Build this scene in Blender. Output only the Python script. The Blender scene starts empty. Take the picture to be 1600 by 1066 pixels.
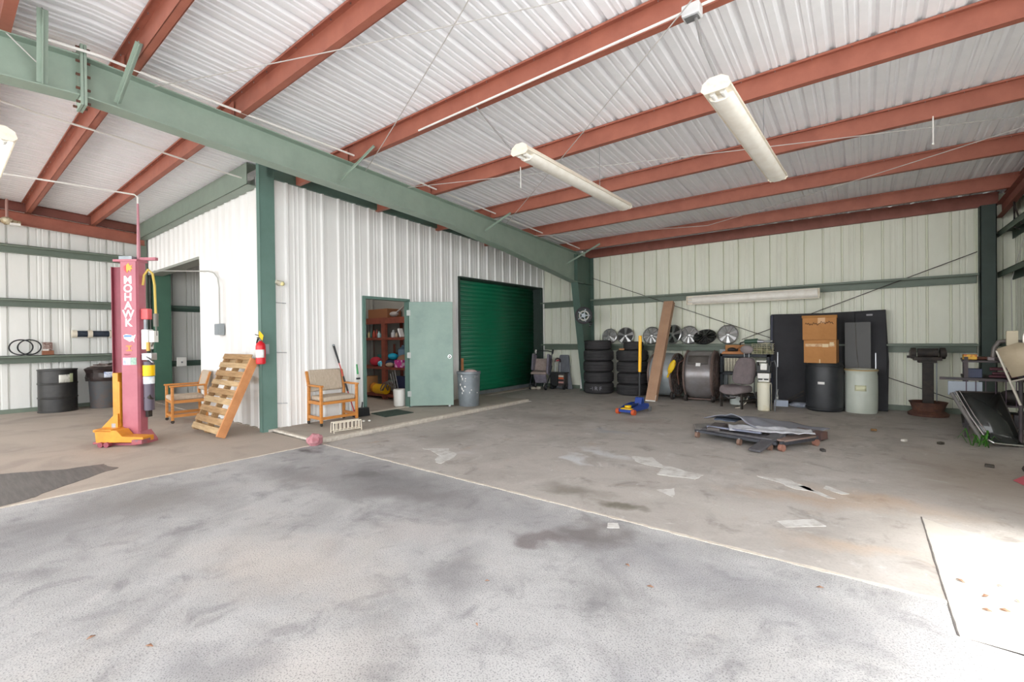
import bpy, bmesh, math, random
from math import pi, sin, cos, radians as R, hypot, atan2
from mathutils import Vector as V, Matrix, noise

SC = bpy.context.scene
COL = SC.collection
rnd = random.Random(7)

# ---------------------------------------------------------------- camera, sky, sun, exposure
cam_d = bpy.data.cameras.new('camera')
cam_d.sensor_width = 36.0
cam_d.lens = 707.09 / 1600 * 36.0
cam_d.clip_end = 500
cam = bpy.data.objects.new('camera', cam_d)
COL.objects.link(cam)
yaw, pitch, roll = -0.6617334, -0.0063947, -0.0114320
fw = V((sin(yaw) * cos(pitch), cos(yaw) * cos(pitch), sin(pitch)))
rt = V((cos(yaw), -sin(yaw), 0))
up = rt.cross(fw)
rt2 = rt * cos(roll) + up * sin(roll)
up2 = up * cos(roll) - rt * sin(roll)
M = Matrix((rt2, up2, -fw)).transposed().to_4x4()
M.translation = V((0, 0, 1.40))
cam.matrix_world = M
SC.camera = cam

world = bpy.data.worlds.new('overcast_sky')
SC.world = world
world.use_nodes = True
wn = world.node_tree.nodes
wb = wn['Background']
wb.inputs[0].default_value = (0.96, 0.98, 1.0, 1)
wb.inputs[1].default_value = 2.6

def area(name, loc, rot, sx, sy, energy, col=(1, 1, 1)):
    d = bpy.data.lights.new(name, 'AREA')
    d.shape = 'RECTANGLE'; d.size = sx; d.size_y = sy; d.energy = energy; d.color = col
    o = bpy.data.objects.new(name, d); COL.objects.link(o)
    o.location = loc; o.rotation_euler = rot
    return o

sun_d = bpy.data.lights.new('sun', 'SUN')
sun_d.energy = 5.0; sun_d.angle = R(16); sun_d.color = (1, 0.97, 0.92)
sun = bpy.data.objects.new('sun', sun_d); COL.objects.link(sun)
SUN_DIR = V((-0.45, 0.10, -1.0))
sun.rotation_euler = SUN_DIR.to_track_quat('-Z', 'Y').to_euler()

SC.view_settings.view_transform = 'Standard'
SC.view_settings.look = 'None'
SC.view_settings.gamma = 1.0
SC.view_settings.use_curve_mapping = False
SC.view_settings.exposure = 1.0
SC.cycles.max_bounces = 10
SC.cycles.diffuse_bounces = 6

# ---------------------------------------------------------------- helpers
def lin(h):
    h = h.lstrip('#')
    c = [int(h[i:i + 2], 16) / 255 for i in (0, 2, 4)]
    return tuple(x / 12.92 if x <= .04045 else ((x + .055) / 1.055) ** 2.4 for x in c) + (1,)

MATS = {}
def mat(name, col, rough=.6, metal=0., col2=None, scale=6., lo=.35, hi=.7, bump=0., bscale=40., emit=None,
        spec=.5, alpha=None, stretch=None, trans=0.):
    """colour mixed with a second colour by noise, plus fine bump"""
    if name in MATS: return MATS[name]
    m = bpy.data.materials.new(name); m.use_nodes = True
    nt = m.node_tree; n = nt.nodes; l = nt.links
    b = n['Principled BSDF']
    b.inputs['Roughness'].default_value = rough
    b.inputs['Metallic'].default_value = metal
    b.inputs['Specular IOR Level'].default_value = spec
    tc = n.new('ShaderNodeTexCoord')
    src = tc.outputs['Object']
    if stretch:
        mp = n.new('ShaderNodeMapping'); mp.inputs['Scale'].default_value = stretch
        l.new(src, mp.inputs[0]); src = mp.outputs[0]
    if col2:
        nz = n.new('ShaderNodeTexNoise'); nz.inputs['Scale'].default_value = scale
        nz.inputs['Detail'].default_value = 6; nz.inputs['Roughness'].default_value = .65
        l.new(src, nz.inputs['Vector'])
        mr = n.new('ShaderNodeMapRange'); mr.inputs[1].default_value = lo; mr.inputs[2].default_value = hi
        l.new(nz.outputs[0], mr.inputs[0])
        mx = n.new('ShaderNodeMix'); mx.data_type = 'RGBA'
        mx.inputs[6].default_value = lin(col); mx.inputs[7].default_value = lin(col2)
        l.new(mr.outputs[0], mx.inputs[0]); l.new(mx.outputs[2], b.inputs['Base Color'])
    else:
        b.inputs['Base Color'].default_value = lin(col)
    if bump:
        nb = n.new('ShaderNodeTexNoise'); nb.inputs['Scale'].default_value = bscale
        nb.inputs['Detail'].default_value = 4
        l.new(src, nb.inputs['Vector'])
        bp = n.new('ShaderNodeBump'); bp.inputs['Strength'].default_value = bump
        bp.inputs['Distance'].default_value = .01
        l.new(nb.outputs[0], bp.inputs['Height']); l.new(bp.outputs[0], b.inputs['Normal'])
    if emit:
        b.inputs['Emission Color'].default_value = lin(col); b.inputs['Emission Strength'].default_value = emit
    if alpha is not None: b.inputs['Alpha'].default_value = alpha
    if trans: b.inputs['Transmission Weight'].default_value = trans
    MATS[name] = m
    return m

class MB:
    """collects shapes into one mesh"""
    def __init__(s): s.v = []; s.f = []
    def add(s, vs, fs):
        o = len(s.v); s.v += [tuple(p) for p in vs]; s.f += [tuple(i + o for i in f) for f in fs]; return s
    def box(s, c, d, rot=None):
        x, y, z = [k / 2 for k in d]
        P = [V((a, b, e)) for e in (-z, z) for b in (-y, y) for a in (-x, x)]
        if rot is not None: P = [rot @ p for p in P]
        P = [p + V(c) for p in P]
        return s.add(P, [(0, 2, 3, 1), (4, 5, 7, 6), (0, 1, 5, 4), (2, 6, 7, 3), (0, 4, 6, 2), (1, 3, 7, 5)])
    def b2(s, lo, hi):
        return s.box([(a + b) / 2 for a, b in zip(lo, hi)], [abs(b - a) for a, b in zip(lo, hi)])
    def beam(s, p0, p1, w, h, upv=(0, 0, 1)):
        p0 = V(p0); p1 = V(p1); d = (p1 - p0); L = d.length; d.normalize()
        sd = d.cross(V(upv))
        if sd.length < 1e-4: sd = d.cross(V((0, 1, 0)))
        sd.normalize(); u = sd.cross(d)
        rot = Matrix((sd, d, u)).transposed()
        return s.box((p0 + p1) / 2, (w, L, h), rot)
    def cyl(s, p0, p1, r0, r1=None, n=14, cap=True):
        r1 = r0 if r1 is None else r1
        p0 = V(p0); p1 = V(p1); d = (p1 - p0).normalized()
        a = d.orthogonal().normalized(); b = d.cross(a)
        vs = []; fs = []
        for p, r in ((p0, r0), (p1, r1)):
            for i in range(n):
                t = 2 * pi * i / n; vs.append(p + a * cos(t) * r + b * sin(t) * r)
        for i in range(n): j = (i + 1) % n; fs.append((i, j, n + j, n + i))
        if cap: fs.append(tuple(range(n))[::-1]); fs.append(tuple(range(n, 2 * n)))
        return s.add(vs, fs)
    def tube(s, path, r, n=8, closed=False):
        P = [V(p) for p in path]; k = len(P); vs = []; fs = []
        prev = None
        for i, p in enumerate(P):
            if closed: t = (P[(i + 1) % k] - P[i - 1])
            else: t = (P[min(i + 1, k - 1)] - P[max(i - 1, 0)])
            t.normalize()
            a = t.orthogonal().normalized() if prev is None else (prev - t * prev.dot(t)).normalized()
            prev = a; b = t.cross(a)
            for j in range(n):
                q = 2 * pi * j / n; vs.append(p + (a * cos(q) + b * sin(q)) * r)
        m = k if closed else k - 1
        for i in range(m):
            i2 = (i + 1) % k
            for j in range(n):
                j2 = (j + 1) % n; fs.append((i * n + j, i * n + j2, i2 * n + j2, i2 * n + j))
        if not closed: fs.append(tuple(range(n))[::-1]); fs.append(tuple((k - 1) * n + j for j in range(n)))
        return s.add(vs, fs)
    def lathe(s, prof, n=28, c=(0, 0, 0), ax=None, sx=1, sy=1):
        """profile of (r, z) round the z axis; ax = rotation matrix"""
        vs = []; fs = []
        for r, z in prof:
            for i in range(n):
                t = 2 * pi * i / n; p = V((r * cos(t) * sx, r * sin(t) * sy, z))
                if ax is not None: p = ax @ p
                vs.append(p + V(c))
        m = len(prof)
        for k in range(m - 1):
            for i in range(n):
                j = (i + 1) % n; fs.append((k * n + i, k * n + j, (k + 1) * n + j, (k + 1) * n + i))
        fs.append(tuple(range(n))[::-1]); fs.append(tuple((m - 1) * n + i for i in range(n)))
        return s.add(vs, fs)
    def ring(s, prof, n=28, c=(0, 0, 0), ax=None):
        """closed profile loop round the axis (torus like)"""
        vs = []; fs = []; m = len(prof)
        for r, z in prof:
            for i in range(n):
                t = 2 * pi * i / n; p = V((r * cos(t), r * sin(t), z))
                if ax is not None: p = ax @ p
                vs.append(p + V(c))
        for k in range(m):
            k2 = (k + 1) % m
            for i in range(n):
                j = (i + 1) % n; fs.append((k * n + i, k * n + j, k2 * n + j, k2 * n + i))
        return s.add(vs, fs)
    def prism(s, poly, a, b, f):
        """polygon extruded from a to b; f(u, v, w) -> point"""
        n = len(poly)
        vs = [f(u, v, a) for u, v in poly] + [f(u, v, b) for u, v in poly]
        fs = [tuple(range(n))[::-1], tuple(range(n, 2 * n))]
        for i in range(n): j = (i + 1) % n; fs.append((i, j, n + j, n + i))
        return s.add(vs, fs)
    def loft(s, rows, cap=False, wrap=False):
        n = len(rows[0]); vs = [p for r in rows for p in r]; fs = []
        for k in range(len(rows) - 1):
            for i in range(n if wrap else n - 1):
                j = (i + 1) % n; fs.append((k * n + i, k * n + j, (k + 1) * n + j, (k + 1) * n + i))
        if cap: fs.append(tuple(range(n))[::-1]); fs.append(tuple((len(rows) - 1) * n + i for i in range(n)))
        return s.add(vs, fs)
    def ball(s, c, r, n=12, m=8, d=(1, 1, 1), rot=None):
        rows = []
        for k in range(m + 1):
            t = pi * k / m; rr = max(sin(t), .001)
            row = []
            for i in range(n):
                p = V((rr * cos(2 * pi * i / n) * d[0], rr * sin(2 * pi * i / n) * d[1], -cos(t) * d[2])) * r
                if rot is not None: p = rot @ p
                row.append(p + V(c))
            rows.append(row)
        return s.loft(rows, wrap=True)
    def build(s, name, m, parent=None, bevel=0, smooth=35, sub=0, solid=0):
        me = bpy.data.meshes.new(name); me.from_pydata(s.v, [], s.f)
        bm = bmesh.new(); bm.from_mesh(me)
        bmesh.ops.recalc_face_normals(bm, faces=bm.faces); bm.to_mesh(me); bm.free()
        me.materials.append(m)
        if smooth:
            me.polygons.foreach_set('use_smooth', [True] * len(me.polygons))
            me.set_sharp_from_angle(angle=R(smooth))
        o = bpy.data.objects.new(name, me); COL.objects.link(o)
        if parent is not None: o.parent = parent
        if solid:
            q = o.modifiers.new('solid', 'SOLIDIFY'); q.thickness = solid; q.offset = 0
        if bevel:
            q = o.modifiers.new('bevel', 'BEVEL'); q.width = bevel; q.segments = 2; q.limit_method = 'ANGLE'
        if sub:
            q = o.modifiers.new('sub', 'SUBSURF'); q.levels = sub; q.render_levels = sub
        return o

def tag(o, label=None, cat=None, group=None, kind=None):
    if label: o['label'] = label
    if cat: o['category'] = cat
    if group: o['group'] = group
    if kind: o['kind'] = kind
    return o
def thing(name, label, cat, loc=(0, 0, 0), rz=0, group=None):
    o = bpy.data.objects.new(name, None); COL.objects.link(o)
    o.empty_display_size = .1
    o.location = loc; o.rotation_euler = (0, 0, rz)
    return tag(o, label, cat, group)
def struct(name, label=None):
    o = bpy.data.objects.new(name, None); COL.objects.link(o); o.empty_display_size = .1
    return tag(o, label, None, None, 'structure')
def dup(root, loc, rz=0, label=None, group=None):
    r = root.copy(); COL.objects.link(r); r.location = loc; r.rotation_euler = (0, 0, rz)
    if label: r['label'] = label
    if group: r['group'] = group
    for ch in list(root.children):
        c = ch.copy(); COL.objects.link(c); c.parent = r
        for g in list(ch.children):
            d = g.copy(); COL.objects.link(d); d.parent = c
    return r
def text(name, body, size, m, parent, loc, rot, ext=.001, align='CENTER', spacing=1, bold=0):
    cu = bpy.data.curves.new(name, 'FONT'); cu.body = body; cu.size = size; cu.extrude = ext
    cu.align_x = align; cu.align_y = 'CENTER'; cu.space_line = spacing; cu.offset = bold
    cu.materials.append(m)
    tmp = bpy.data.objects.new('tmp', cu); COL.objects.link(tmp)
    me = bpy.data.meshes.new_from_object(tmp)
    bpy.data.objects.remove(tmp); bpy.data.curves.remove(cu)
    o = bpy.data.objects.new(name, me); COL.objects.link(o); o.parent = parent
    if not me.materials: me.materials.append(m)
    o.location = loc; o.rotation_euler = rot
    return o

# ---------------------------------------------------------------- materials
white_wall = mat('white_wall_steel', '#f0f0ee', .5, 0, '#e9e9e6', 3, .3, .8, stretch=(1, 1, .25))
inner_wall = mat('liner_wall_steel', '#e9ebdc', .55, 0, '#dcdecc', 2.5, .3, .8, stretch=(1, 1, .3))
left_wall_m = mat('left_liner_steel', '#e6e7e3', .55, 0, '#dcddd8', 2.5, .3, .8, stretch=(1, 1, .3))
roof_m = mat('galvanised_roof_steel', '#eeeff2', .45, .0, '#e4e6e9', 4, .3, .8)
red_m = mat('red_oxide_primer', '#a3624f', .55, 0, '#8f5242', 3.5, .35, .75)
red_web = mat('red_oxide_rafter', '#8c5448', .6, 0, '#784438', 5, .35, .75)
green_m = mat('green_painted_steel', '#93a496', .5, 0, '#839587', 3, .35, .8)
green_d = mat('dark_shaded_green', '#50685d', .5, 0, '#465b51', 3, .35, .8)  # frame green made darker; paints in the light falloff on the main column
girt_m = mat('grey_green_girt', '#748072', .5, 0, '#677366', 4, .35, .8)
door_m = mat('sage_door_paint', '#92aa9e', .45, 0, '#7c958c', 2.2, .3, .75)
roller_m = mat('roller_green', '#0a7350', .35, 0, '#0b6a4a', 3, .3, .8)
black_m = mat('black_metal', '#262626', .4, 0, '#3a3835', 9, .4, .8)
blackp = mat('black_plastic', '#232527', .5)
dark_m = mat('dark_grime', '#2b2826', .7, 0, '#443a34', 12, .4, .7)
rubber = mat('tyre_rubber', '#2c2b2d', .75, 0, '#3c3a3b', 8, .4, .8, bump=.3, bscale=90)
chrome = mat('chrome', '#d8d8d8', .18, 1)
steel = mat('brushed_steel', '#a9abad', .35, .8)
galv = mat('galvanised_metal', '#9aa1a4', .45, .5, '#7f868a', 6, .35, .7)
white_p = mat('white_plastic', '#e6e5df', .4)
cream = mat('cream_enamel', '#e2dac8', .4, 0, '#cdb08c', 14, .55, .85)
oak = mat('honey_oak', '#cf8d45', .45, 0, '#b97636', 5, .3, .7, stretch=(1, 1, 8))
pine = mat('pallet_pine', '#b9966a', .75, 0, '#8d6c47', 4, .35, .7, stretch=(1, 8, 8))
pine_o = mat('pallet_stringer', '#cf9260', .75, 0, '#b57a4c', 4, .35, .7)
fabric = mat('beige_upholstery', '#c4b6a3', .9, 0, '#ab9c89', 30, .35, .7, stretch=(3, 1, .4), bump=.3, bscale=120)
card = mat('cardboard', '#bd8d5f', .85, 0, '#ab7b4f', 3, .35, .7)
card2 = mat('long_carton_board', '#b69276', .8, 0, '#a58168', 3, .35, .7)
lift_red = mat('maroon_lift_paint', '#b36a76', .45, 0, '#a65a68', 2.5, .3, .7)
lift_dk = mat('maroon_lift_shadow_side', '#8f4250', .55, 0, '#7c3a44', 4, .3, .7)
yellow_m = mat('lift_yellow', '#e2992e', .45, 0, '#cc8525', 6, .35, .7)
yel = mat('bright_yellow', '#f2c500', .45)
redp = mat('signal_red', '#cf1f2b', .35)
orange_p = mat('orange_plastic', '#c4552a', .5)
blue_p = mat('jack_blue', '#1f3f8f', .35)
grey_cloth = mat('grey_seat_cloth', '#84797a', .9, 0, '#776d6e', 14, .35, .7, bump=.2, bscale=150)
rust = mat('rusty_brown', '#5a4038', .7, .2, '#76503f', 12, .4, .7)
shelf_p = mat('shelf_black_plastic', '#1f262c', .5)
liner = mat('dark_room_wall', '#a3a29d', .6, 0, '#94938d', 2, .3, .8, stretch=(1, 1, .3))
wood_red = mat('shelf_redwood', '#8f4a38', .7, 0, '#6f382b', 5, .3, .7)

def floor_mat(name, base, alt, fine, spots, rough=.75, fine_scale=160, fine_amt=.5, patches=(), bump=.25, big=(.45, .7), ground=1.2):
    """base/alt by large noise, fine = speckle colour; patches = (x, y, rx, ry, angle, colour, strength, soft)"""
    m = bpy.data.materials.new(name); m.use_nodes = True
    nt = m.node_tree; n = nt.nodes; l = nt.links; b = n['Principled BSDF']
    b.inputs['Roughness'].default_value = rough; b.inputs['Specular IOR Level'].default_value = .3
    geo = n.new('ShaderNodeNewGeometry'); P = geo.outputs['Position']
    def noise_(scale, det=6, ro=.6, vec=P, dist=0):
        k = n.new('ShaderNodeTexNoise'); k.inputs['Scale'].default_value = scale
        k.inputs['Detail'].default_value = det; k.inputs['Roughness'].default_value = ro
        k.inputs['Distortion'].default_value = dist
        l.new(vec, k.inputs['Vector']); return k.outputs[0]
    def rng(x, a, c, o0=0., o1=1.):
        k = n.new('ShaderNodeMapRange'); k.inputs[1].default_value = a; k.inputs[2].default_value = c
        k.inputs[3].default_value = o0; k.inputs[4].default_value = o1
        l.new(x, k.inputs[0]); return k.outputs[0]
    def mix(a, c, fac):
        k = n.new('ShaderNodeMix'); k.data_type = 'RGBA'
        for i, q in ((6, a), (7, c)):
            if isinstance(q, str): k.inputs[i].default_value = lin(q)
            else: l.new(q, k.inputs[i])
        if isinstance(fac, (int, float)): k.inputs[0].default_value = fac
        else: l.new(fac, k.inputs[0])
        return k.outputs[2]
    c = mix(base, alt, rng(noise_(ground, 7, .62, dist=.4), *big))
    for col, sc, a, d, amt in spots:
        c = mix(c, col, rng(noise_(sc, 7, .65, dist=.6), a, d, 0, amt))
    # warped position so that patch edges are ragged
    wv = n.new('ShaderNodeTexNoise'); wv.inputs['Scale'].default_value = 3.5; wv.inputs['Detail'].default_value = 5
    l.new(P, wv.inputs['Vector'])
    sub = n.new('ShaderNodeVectorMath'); sub.operation = 'SUBTRACT'; sub.inputs[1].default_value = (.5, .5, .5)
    l.new(wv.outputs[1], sub.inputs[0])
    scl = n.new('ShaderNodeVectorMath'); scl.operation = 'SCALE'; scl.inputs['Scale'].default_value = .55
    l.new(sub.outputs[0], scl.inputs[0])
    addv = n.new('ShaderNodeVectorMath'); addv.operation = 'ADD'
    l.new(P, addv.inputs[0]); l.new(scl.outputs[0], addv.inputs[1])
    for (x, y, rx, ry, ang, col, amt, soft) in patches:
        mp = n.new('ShaderNodeMapping'); mp.vector_type = 'TEXTURE'
        mp.inputs['Location'].default_value = (x, y, 0); mp.inputs['Rotation'].default_value = (0, 0, R(ang))
        mp.inputs['Scale'].default_value = (rx, ry, 1000)
        l.new(addv.outputs[0], mp.inputs[0])
        ln = n.new('ShaderNodeVectorMath'); ln.operation = 'LENGTH'; l.new(mp.outputs[0], ln.inputs[0])
        c = mix(c, col, rng(ln.outputs['Value'], 1.0, 1.0 - soft, 0, amt))
    sp = noise_(fine_scale, 2, .5)
    c = mix(c, fine, rng(sp, .5, .72, 0, fine_amt))
    l.new(c, b.inputs['Base Color'])
    bp = n.new('ShaderNodeBump'); bp.inputs['Strength'].default_value = bump; bp.inputs['Distance'].default_value = .006
    l.new(sp, bp.inputs['Height']); l.new(bp.outputs[0], b.inputs['Normal'])
    return m

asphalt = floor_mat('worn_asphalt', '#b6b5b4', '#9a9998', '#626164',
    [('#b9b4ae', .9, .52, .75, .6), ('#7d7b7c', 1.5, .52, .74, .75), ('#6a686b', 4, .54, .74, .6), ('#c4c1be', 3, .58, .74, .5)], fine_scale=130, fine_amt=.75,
    patches=[(-3.6, 2.75, 2.4, .55, 0, '#757274', .65, .8), (-.9, 2.75, 1.6, .35, -3, '#858488', .5, .9), (-4.9, .6, .9, 1.6, 20, '#757375', .6, .9), (-1.0, .9, .5, .35, 40, '#7e7e84', .55, .9), (-.55, 1.6, .5, .3, 20, '#85858a', .5, .9), (-2.9, 1.35, .9, .45, 20, '#beb7b0', .75, .7), (-1.9, .9, .55, .3, 60, '#c2bdb8', .6, .8),  # broad dark patches: stains, plus light falloff painted into the mid asphalt
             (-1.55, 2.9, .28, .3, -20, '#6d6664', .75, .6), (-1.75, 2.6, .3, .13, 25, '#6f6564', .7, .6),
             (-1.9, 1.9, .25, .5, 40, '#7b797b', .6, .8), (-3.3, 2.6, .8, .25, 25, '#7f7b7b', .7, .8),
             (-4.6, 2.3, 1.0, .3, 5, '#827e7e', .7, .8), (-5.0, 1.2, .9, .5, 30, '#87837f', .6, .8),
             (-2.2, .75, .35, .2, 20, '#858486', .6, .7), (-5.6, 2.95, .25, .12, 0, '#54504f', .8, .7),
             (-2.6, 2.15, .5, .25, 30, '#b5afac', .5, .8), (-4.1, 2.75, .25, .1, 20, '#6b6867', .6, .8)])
concrete_r = floor_mat('stained_concrete', '#b4aea8', '#a19b95', '#8d8883',
    [('#c4c1be', 1.3, .55, .72, .75), ('#8f8881', 1.1, .58, .75, .6), ('#c9c7c4', 4.5, .60, .70, .6), ('#a98d74', 1.6, .60, .8, .6), ('#77716b', 3.2, .56, .72, .65), ('#d0cecb', 9, .64, .72, .55)],
    fine_scale=55, fine_amt=.25, ground=1.8, bump=.1,
    patches=[(-3.6, 4.3, .8, .25, 60, '#b2aca6', .6, .9), (-2.5, 5.0, .45, .16, -15, '#c9cbcc', .8, .7), (-2.6, 4.55, .35, .13, -30, '#ced0d2', .8, .6),
             (-.35, 4.6, .9, .22, 10, '#b3977d', .55, .9), (.05, 4.9, .8, .25, 0, '#b99e84', .55, .9), (-.1, 3.7, .5, .15, 12, '#c0a68c', .45, .9),
             (.9, 6.2, 1.0, 1.6, 0, '#85776a', .6, .8), (-4.7, 4.6, .7, .6, 0, '#8a857e', .55, .9), (-4.4, 6.6, 1.3, .5, 10, '#857e78', .5, .9),
             (-2.1, 3.6, .5, .18, 5, '#6d675c', .6, .8), (-1.6, 3.45, .25, .1, 0, '#5d5a49', .7, .7), (-2.9, 7.2, .8, .3, 20, '#a3918a', .5, .9),
             (-3.0, 6.2, .4, .15, 0, '#9ba0ab', .5, .8), (-5.0, 8.8, .6, .3, 10, '#b1aeab', .5, .8), (-1.2, 3.9, .7, .25, 0, '#b9b5ae', .5, .9),
             (-3.9, 3.9, .3, .12, 60, '#bcb9b6', .7, .5)])
concrete_l = floor_mat('smooth_slab_concrete', '#b0a498', '#a0958b', '#8d857c', [('#958b82', 1.2, .52, .7, .6), ('#bdb1a4', 2.4, .58, .75, .5)],
    fine_scale=60, fine_amt=.2, bump=.08,
    patches=[(-9.6, 1.9, 2.2, .3, 5, '#a18e7d', .6, .9), (-8.2, 1.35, 1.2, .18, 10, '#9c8f83', .5, .9)])
concrete_a = floor_mat('apron_concrete', '#aaa297', '#9a9389', '#7f7a73', [('#918a81', 2, .5, .7, .6)], fine_scale=60, fine_amt=.25, bump=.1)
concrete_n = floor_mat('pale_concrete', '#b9b4ac', '#b0aaa2', '#a09a92', [('#d9cfc2', 2, .5, .7, .5)], fine_scale=70, fine_amt=.15, bump=.08,
    patches=[(.75, 3.25, .5, .13, 12, '#c7a98c', .7, .8), (.95, 4.2, .9, .2, -40, '#b09a86', .5, .9)])
mortar = mat('joint_mortar', '#d2cabd', .85, 0, '#b9afa2', 20, .4, .7)
paint_w = mat('white_paint_spill', '#cfcdc9', .7, 0, '#b3aea8', 9, .45, .65)
stain_d = mat('dark_wet_stain', '#5f5b59', .5, 0, '#75706d', 5, .4, .7, stretch=(.5, 6, 1))

# ---------------------------------------------------------------- roof geometry functions
YR = 0.90                                    # ridge line
def zp(y): return 3.912 - .0565 * (abs(y - YR) + YR - 3.65)      # underside of purlins
XL, XRT, YB, YF = -13.6, 1.95, 10.91, -3.6
XB, YA = -7.29, 3.19                         # office box planes
XM = -5.8                                    # main frame

# ---------------------------------------------------------------- floor
floor = struct('floor', 'worn grey asphalt and stained concrete slabs with pale joint lines')
def slab(name, x0, x1, y0, y1, m, z0=-.12, z1=0.): 
    o = MB().b2((x0, y0, z0), (x1, y1, z1)).build(name, m, floor, smooth=0); return o
G_M = mat('outside_driveway', '#d4d5d6', .9, 0, '#cbcccd', 1.5, .4, .7)
o = MB().b2((-60, -60, -.2), (60, 60, -.13)).build('outside_ground', G_M, None, smooth=0); tag(o, 'pale driveway around the building', None, None, 'structure')
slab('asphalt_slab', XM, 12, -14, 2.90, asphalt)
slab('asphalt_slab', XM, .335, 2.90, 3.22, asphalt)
slab('concrete_slab', XM, .335, 3.22, YB + .1, concrete_r)
slab('concrete_slab', .335, XRT + .05, 4.62, YB + .1, concrete_r)
MB().prism([(.335, 2.90), (3.4, 2.72), (3.4, 3.05), (.95, 4.05), (.335, 4.62)], -.12, 0, lambda u, v, w: (u, v, w)).build('pale_concrete_patch', concrete_n, floor, smooth=0)  # paler concrete; its slanted far edge is shaped to follow the sunlight
MB().prism([(.335, 4.62), (.95, 4.05), (3.4, 3.05), (3.4, 4.62)], -.12, -.001, lambda u, v, w: (u, v, w)).build('concrete_slab', concrete_r, floor, smooth=0)
slab('left_slab', XL - .1, XM, -9.2, YA, concrete_l)
slab('office_slab', XL - .1, XB, YA, YB + .1, concrete_l, z1=.012)
slab('apron_slab', XB, -5.95, YA + .06, 8.15, concrete_a, z1=.03)
slab('apron_slab', XB, XM, 8.15, YB + .1, concrete_r)
slab('gap_filler', XB, XM, YA, YA + .06, dark_m, z1=-.03)
def strip(pts, w, m, name, z=.004, jit=.25, h=.006):
    """crumbly joint line"""
    rows_a = []; rows_b = []
    P = []
    for (a, b) in zip(pts[:-1], pts[1:]):
        a = V((*a, 0)); b = V((*b, 0)); k = max(2, int((b - a).length / .06))
        P += [a.lerp(b, i / k) for i in range(k)]
    P.append(V((*pts[-1], 0)))
    vs = []; fs = []
    for i, p in enumerate(P):
        t = (P[min(i + 1, len(P) - 1)] - P[max(i - 1, 0)]).normalized(); s = V((-t.y, t.x, 0))
        w1 = w * (.5 + rnd.uniform(-jit, jit)); w2 = w * (.5 + rnd.uniform(-jit, jit))
        vs += [p + s * w1 + V((0, 0, z)), p - s * w2 + V((0, 0, z)), p - s * w2 + V((0, 0, z - h)), p + s * w1 + V((0, 0, z - h))]
    for i in range(len(P) - 1):
        a = i * 4; b = a + 4
        fs += [(a, a + 1, b + 1, b), (a + 1, a + 2, b + 2, b + 1), (a, b, b + 3, a + 3)]
    return MB().add(vs, fs).build(name, m, floor, smooth=0)
strip([(XM - .02, 3.23), (.335, 3.23)], .028, mortar, 'joint_line')
strip([(XM - .02, -1.2), (XM - .02, 3.2)], .034, mortar, 'joint_line')
strip([(.335, 2.9), (.335, 4.62)], .008, stain_d, 'joint_line')
strip([(-5.95, YA + .05), (-5.95, 8.15)], .10, mortar, 'curb_edge', z=.034, jit=.1, h=.06)
strip([(XB + .05, YA + .06), (-5.95, YA + .05)], .05, mortar, 'curb_edge', z=.034, jit=.15, h=.03)
strip([(-2.4, 8.0), (-3.3, 6.4), (-3.9, 5.2)], .02, paint_w, 'chalk_line', z=.003)
strip([(-6.0, 10.0), (-3.8, 9.8)], .02, paint_w, 'chalk_line', z=.003)
def blot(pts, m, name, z=.003, rag=.04, sub=8):
    P = []
    for i in range(len(pts)):
        a = V((*pts[i], 0)); b = V((*pts[(i + 1) % len(pts)], 0))
        for k in range(sub):
            p = a.lerp(b, k / sub)
            q = noise.noise_vector(p * 6) * rag + noise.noise_vector(p * 22) * rag * .4
            P.append((p.x + q.x, p.y + q.y))
    n = len(P)
    vs = [(x, y, z) for x, y in P] + [(x, y, z - .004) for x, y in P]
    fs = [tuple(range(n))] + [(i, (i + 1) % n, n + (i + 1) % n, n + i) for i in range(n)]
    return MB().add(vs, fs).build(name, m, floor, smooth=0)
blot([(-7.45, -.4), (-7.31, .44), (-7.0, .9), (-6.93, 1.2), (-6.55, 1.24), (-6.5, 1.1), (-5.99, .59), (-5.86, .35), (-5.86, -.4)], stain_d, 'dark_stain', rag=.05)
blot([(-2.17, 5.02), (-1.94, 5.12), (-1.75, 4.85), (-1.30, 4.77), (-1.33, 4.59), (-1.65, 4.51), (-1.72, 4.78), (-1.95, 4.8)], paint_w, 'paint_patch')
blot([(-.87, 5.05), (-.57, 5.08), (-.36, 4.85), (-.5, 4.8), (-.68, 4.93)], paint_w, 'paint_patch')
blot([(-.52, 3.89), (-.32, 4.08), (-.23, 4.0), (-.46, 3.8)], paint_w, 'paint_patch', rag=.02)
blot([(-.29, 5.07), (-.1, 4.93), (-.16, 4.88), (-.3, 4.98)], paint_w, 'paint_patch', rag=.02)
blot([(-.45, 4.95), (-.2, 4.72), (-.25, 4.7), (-.5, 4.9)], paint_w, 'paint_patch', rag=.02)
blot([(-1.53, 3.11), (-1.46, 3.16), (-1.42, 3.08), (-1.50, 3.03)], paint_w, 'paint_patch', rag=.01)
blot([(-1.5, 4.05), (-1.38, 4.2), (-1.32, 3.95)], paint_w, 'paint_patch', rag=.02)
blot([(-4.5, 3.87), (-4.2, 4.05), (-3.82, 3.8), (-3.75, 3.5), (-3.85, 3.5), (-4.0, 3.75)], paint_w, 'paint_patch', rag=.05)

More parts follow.
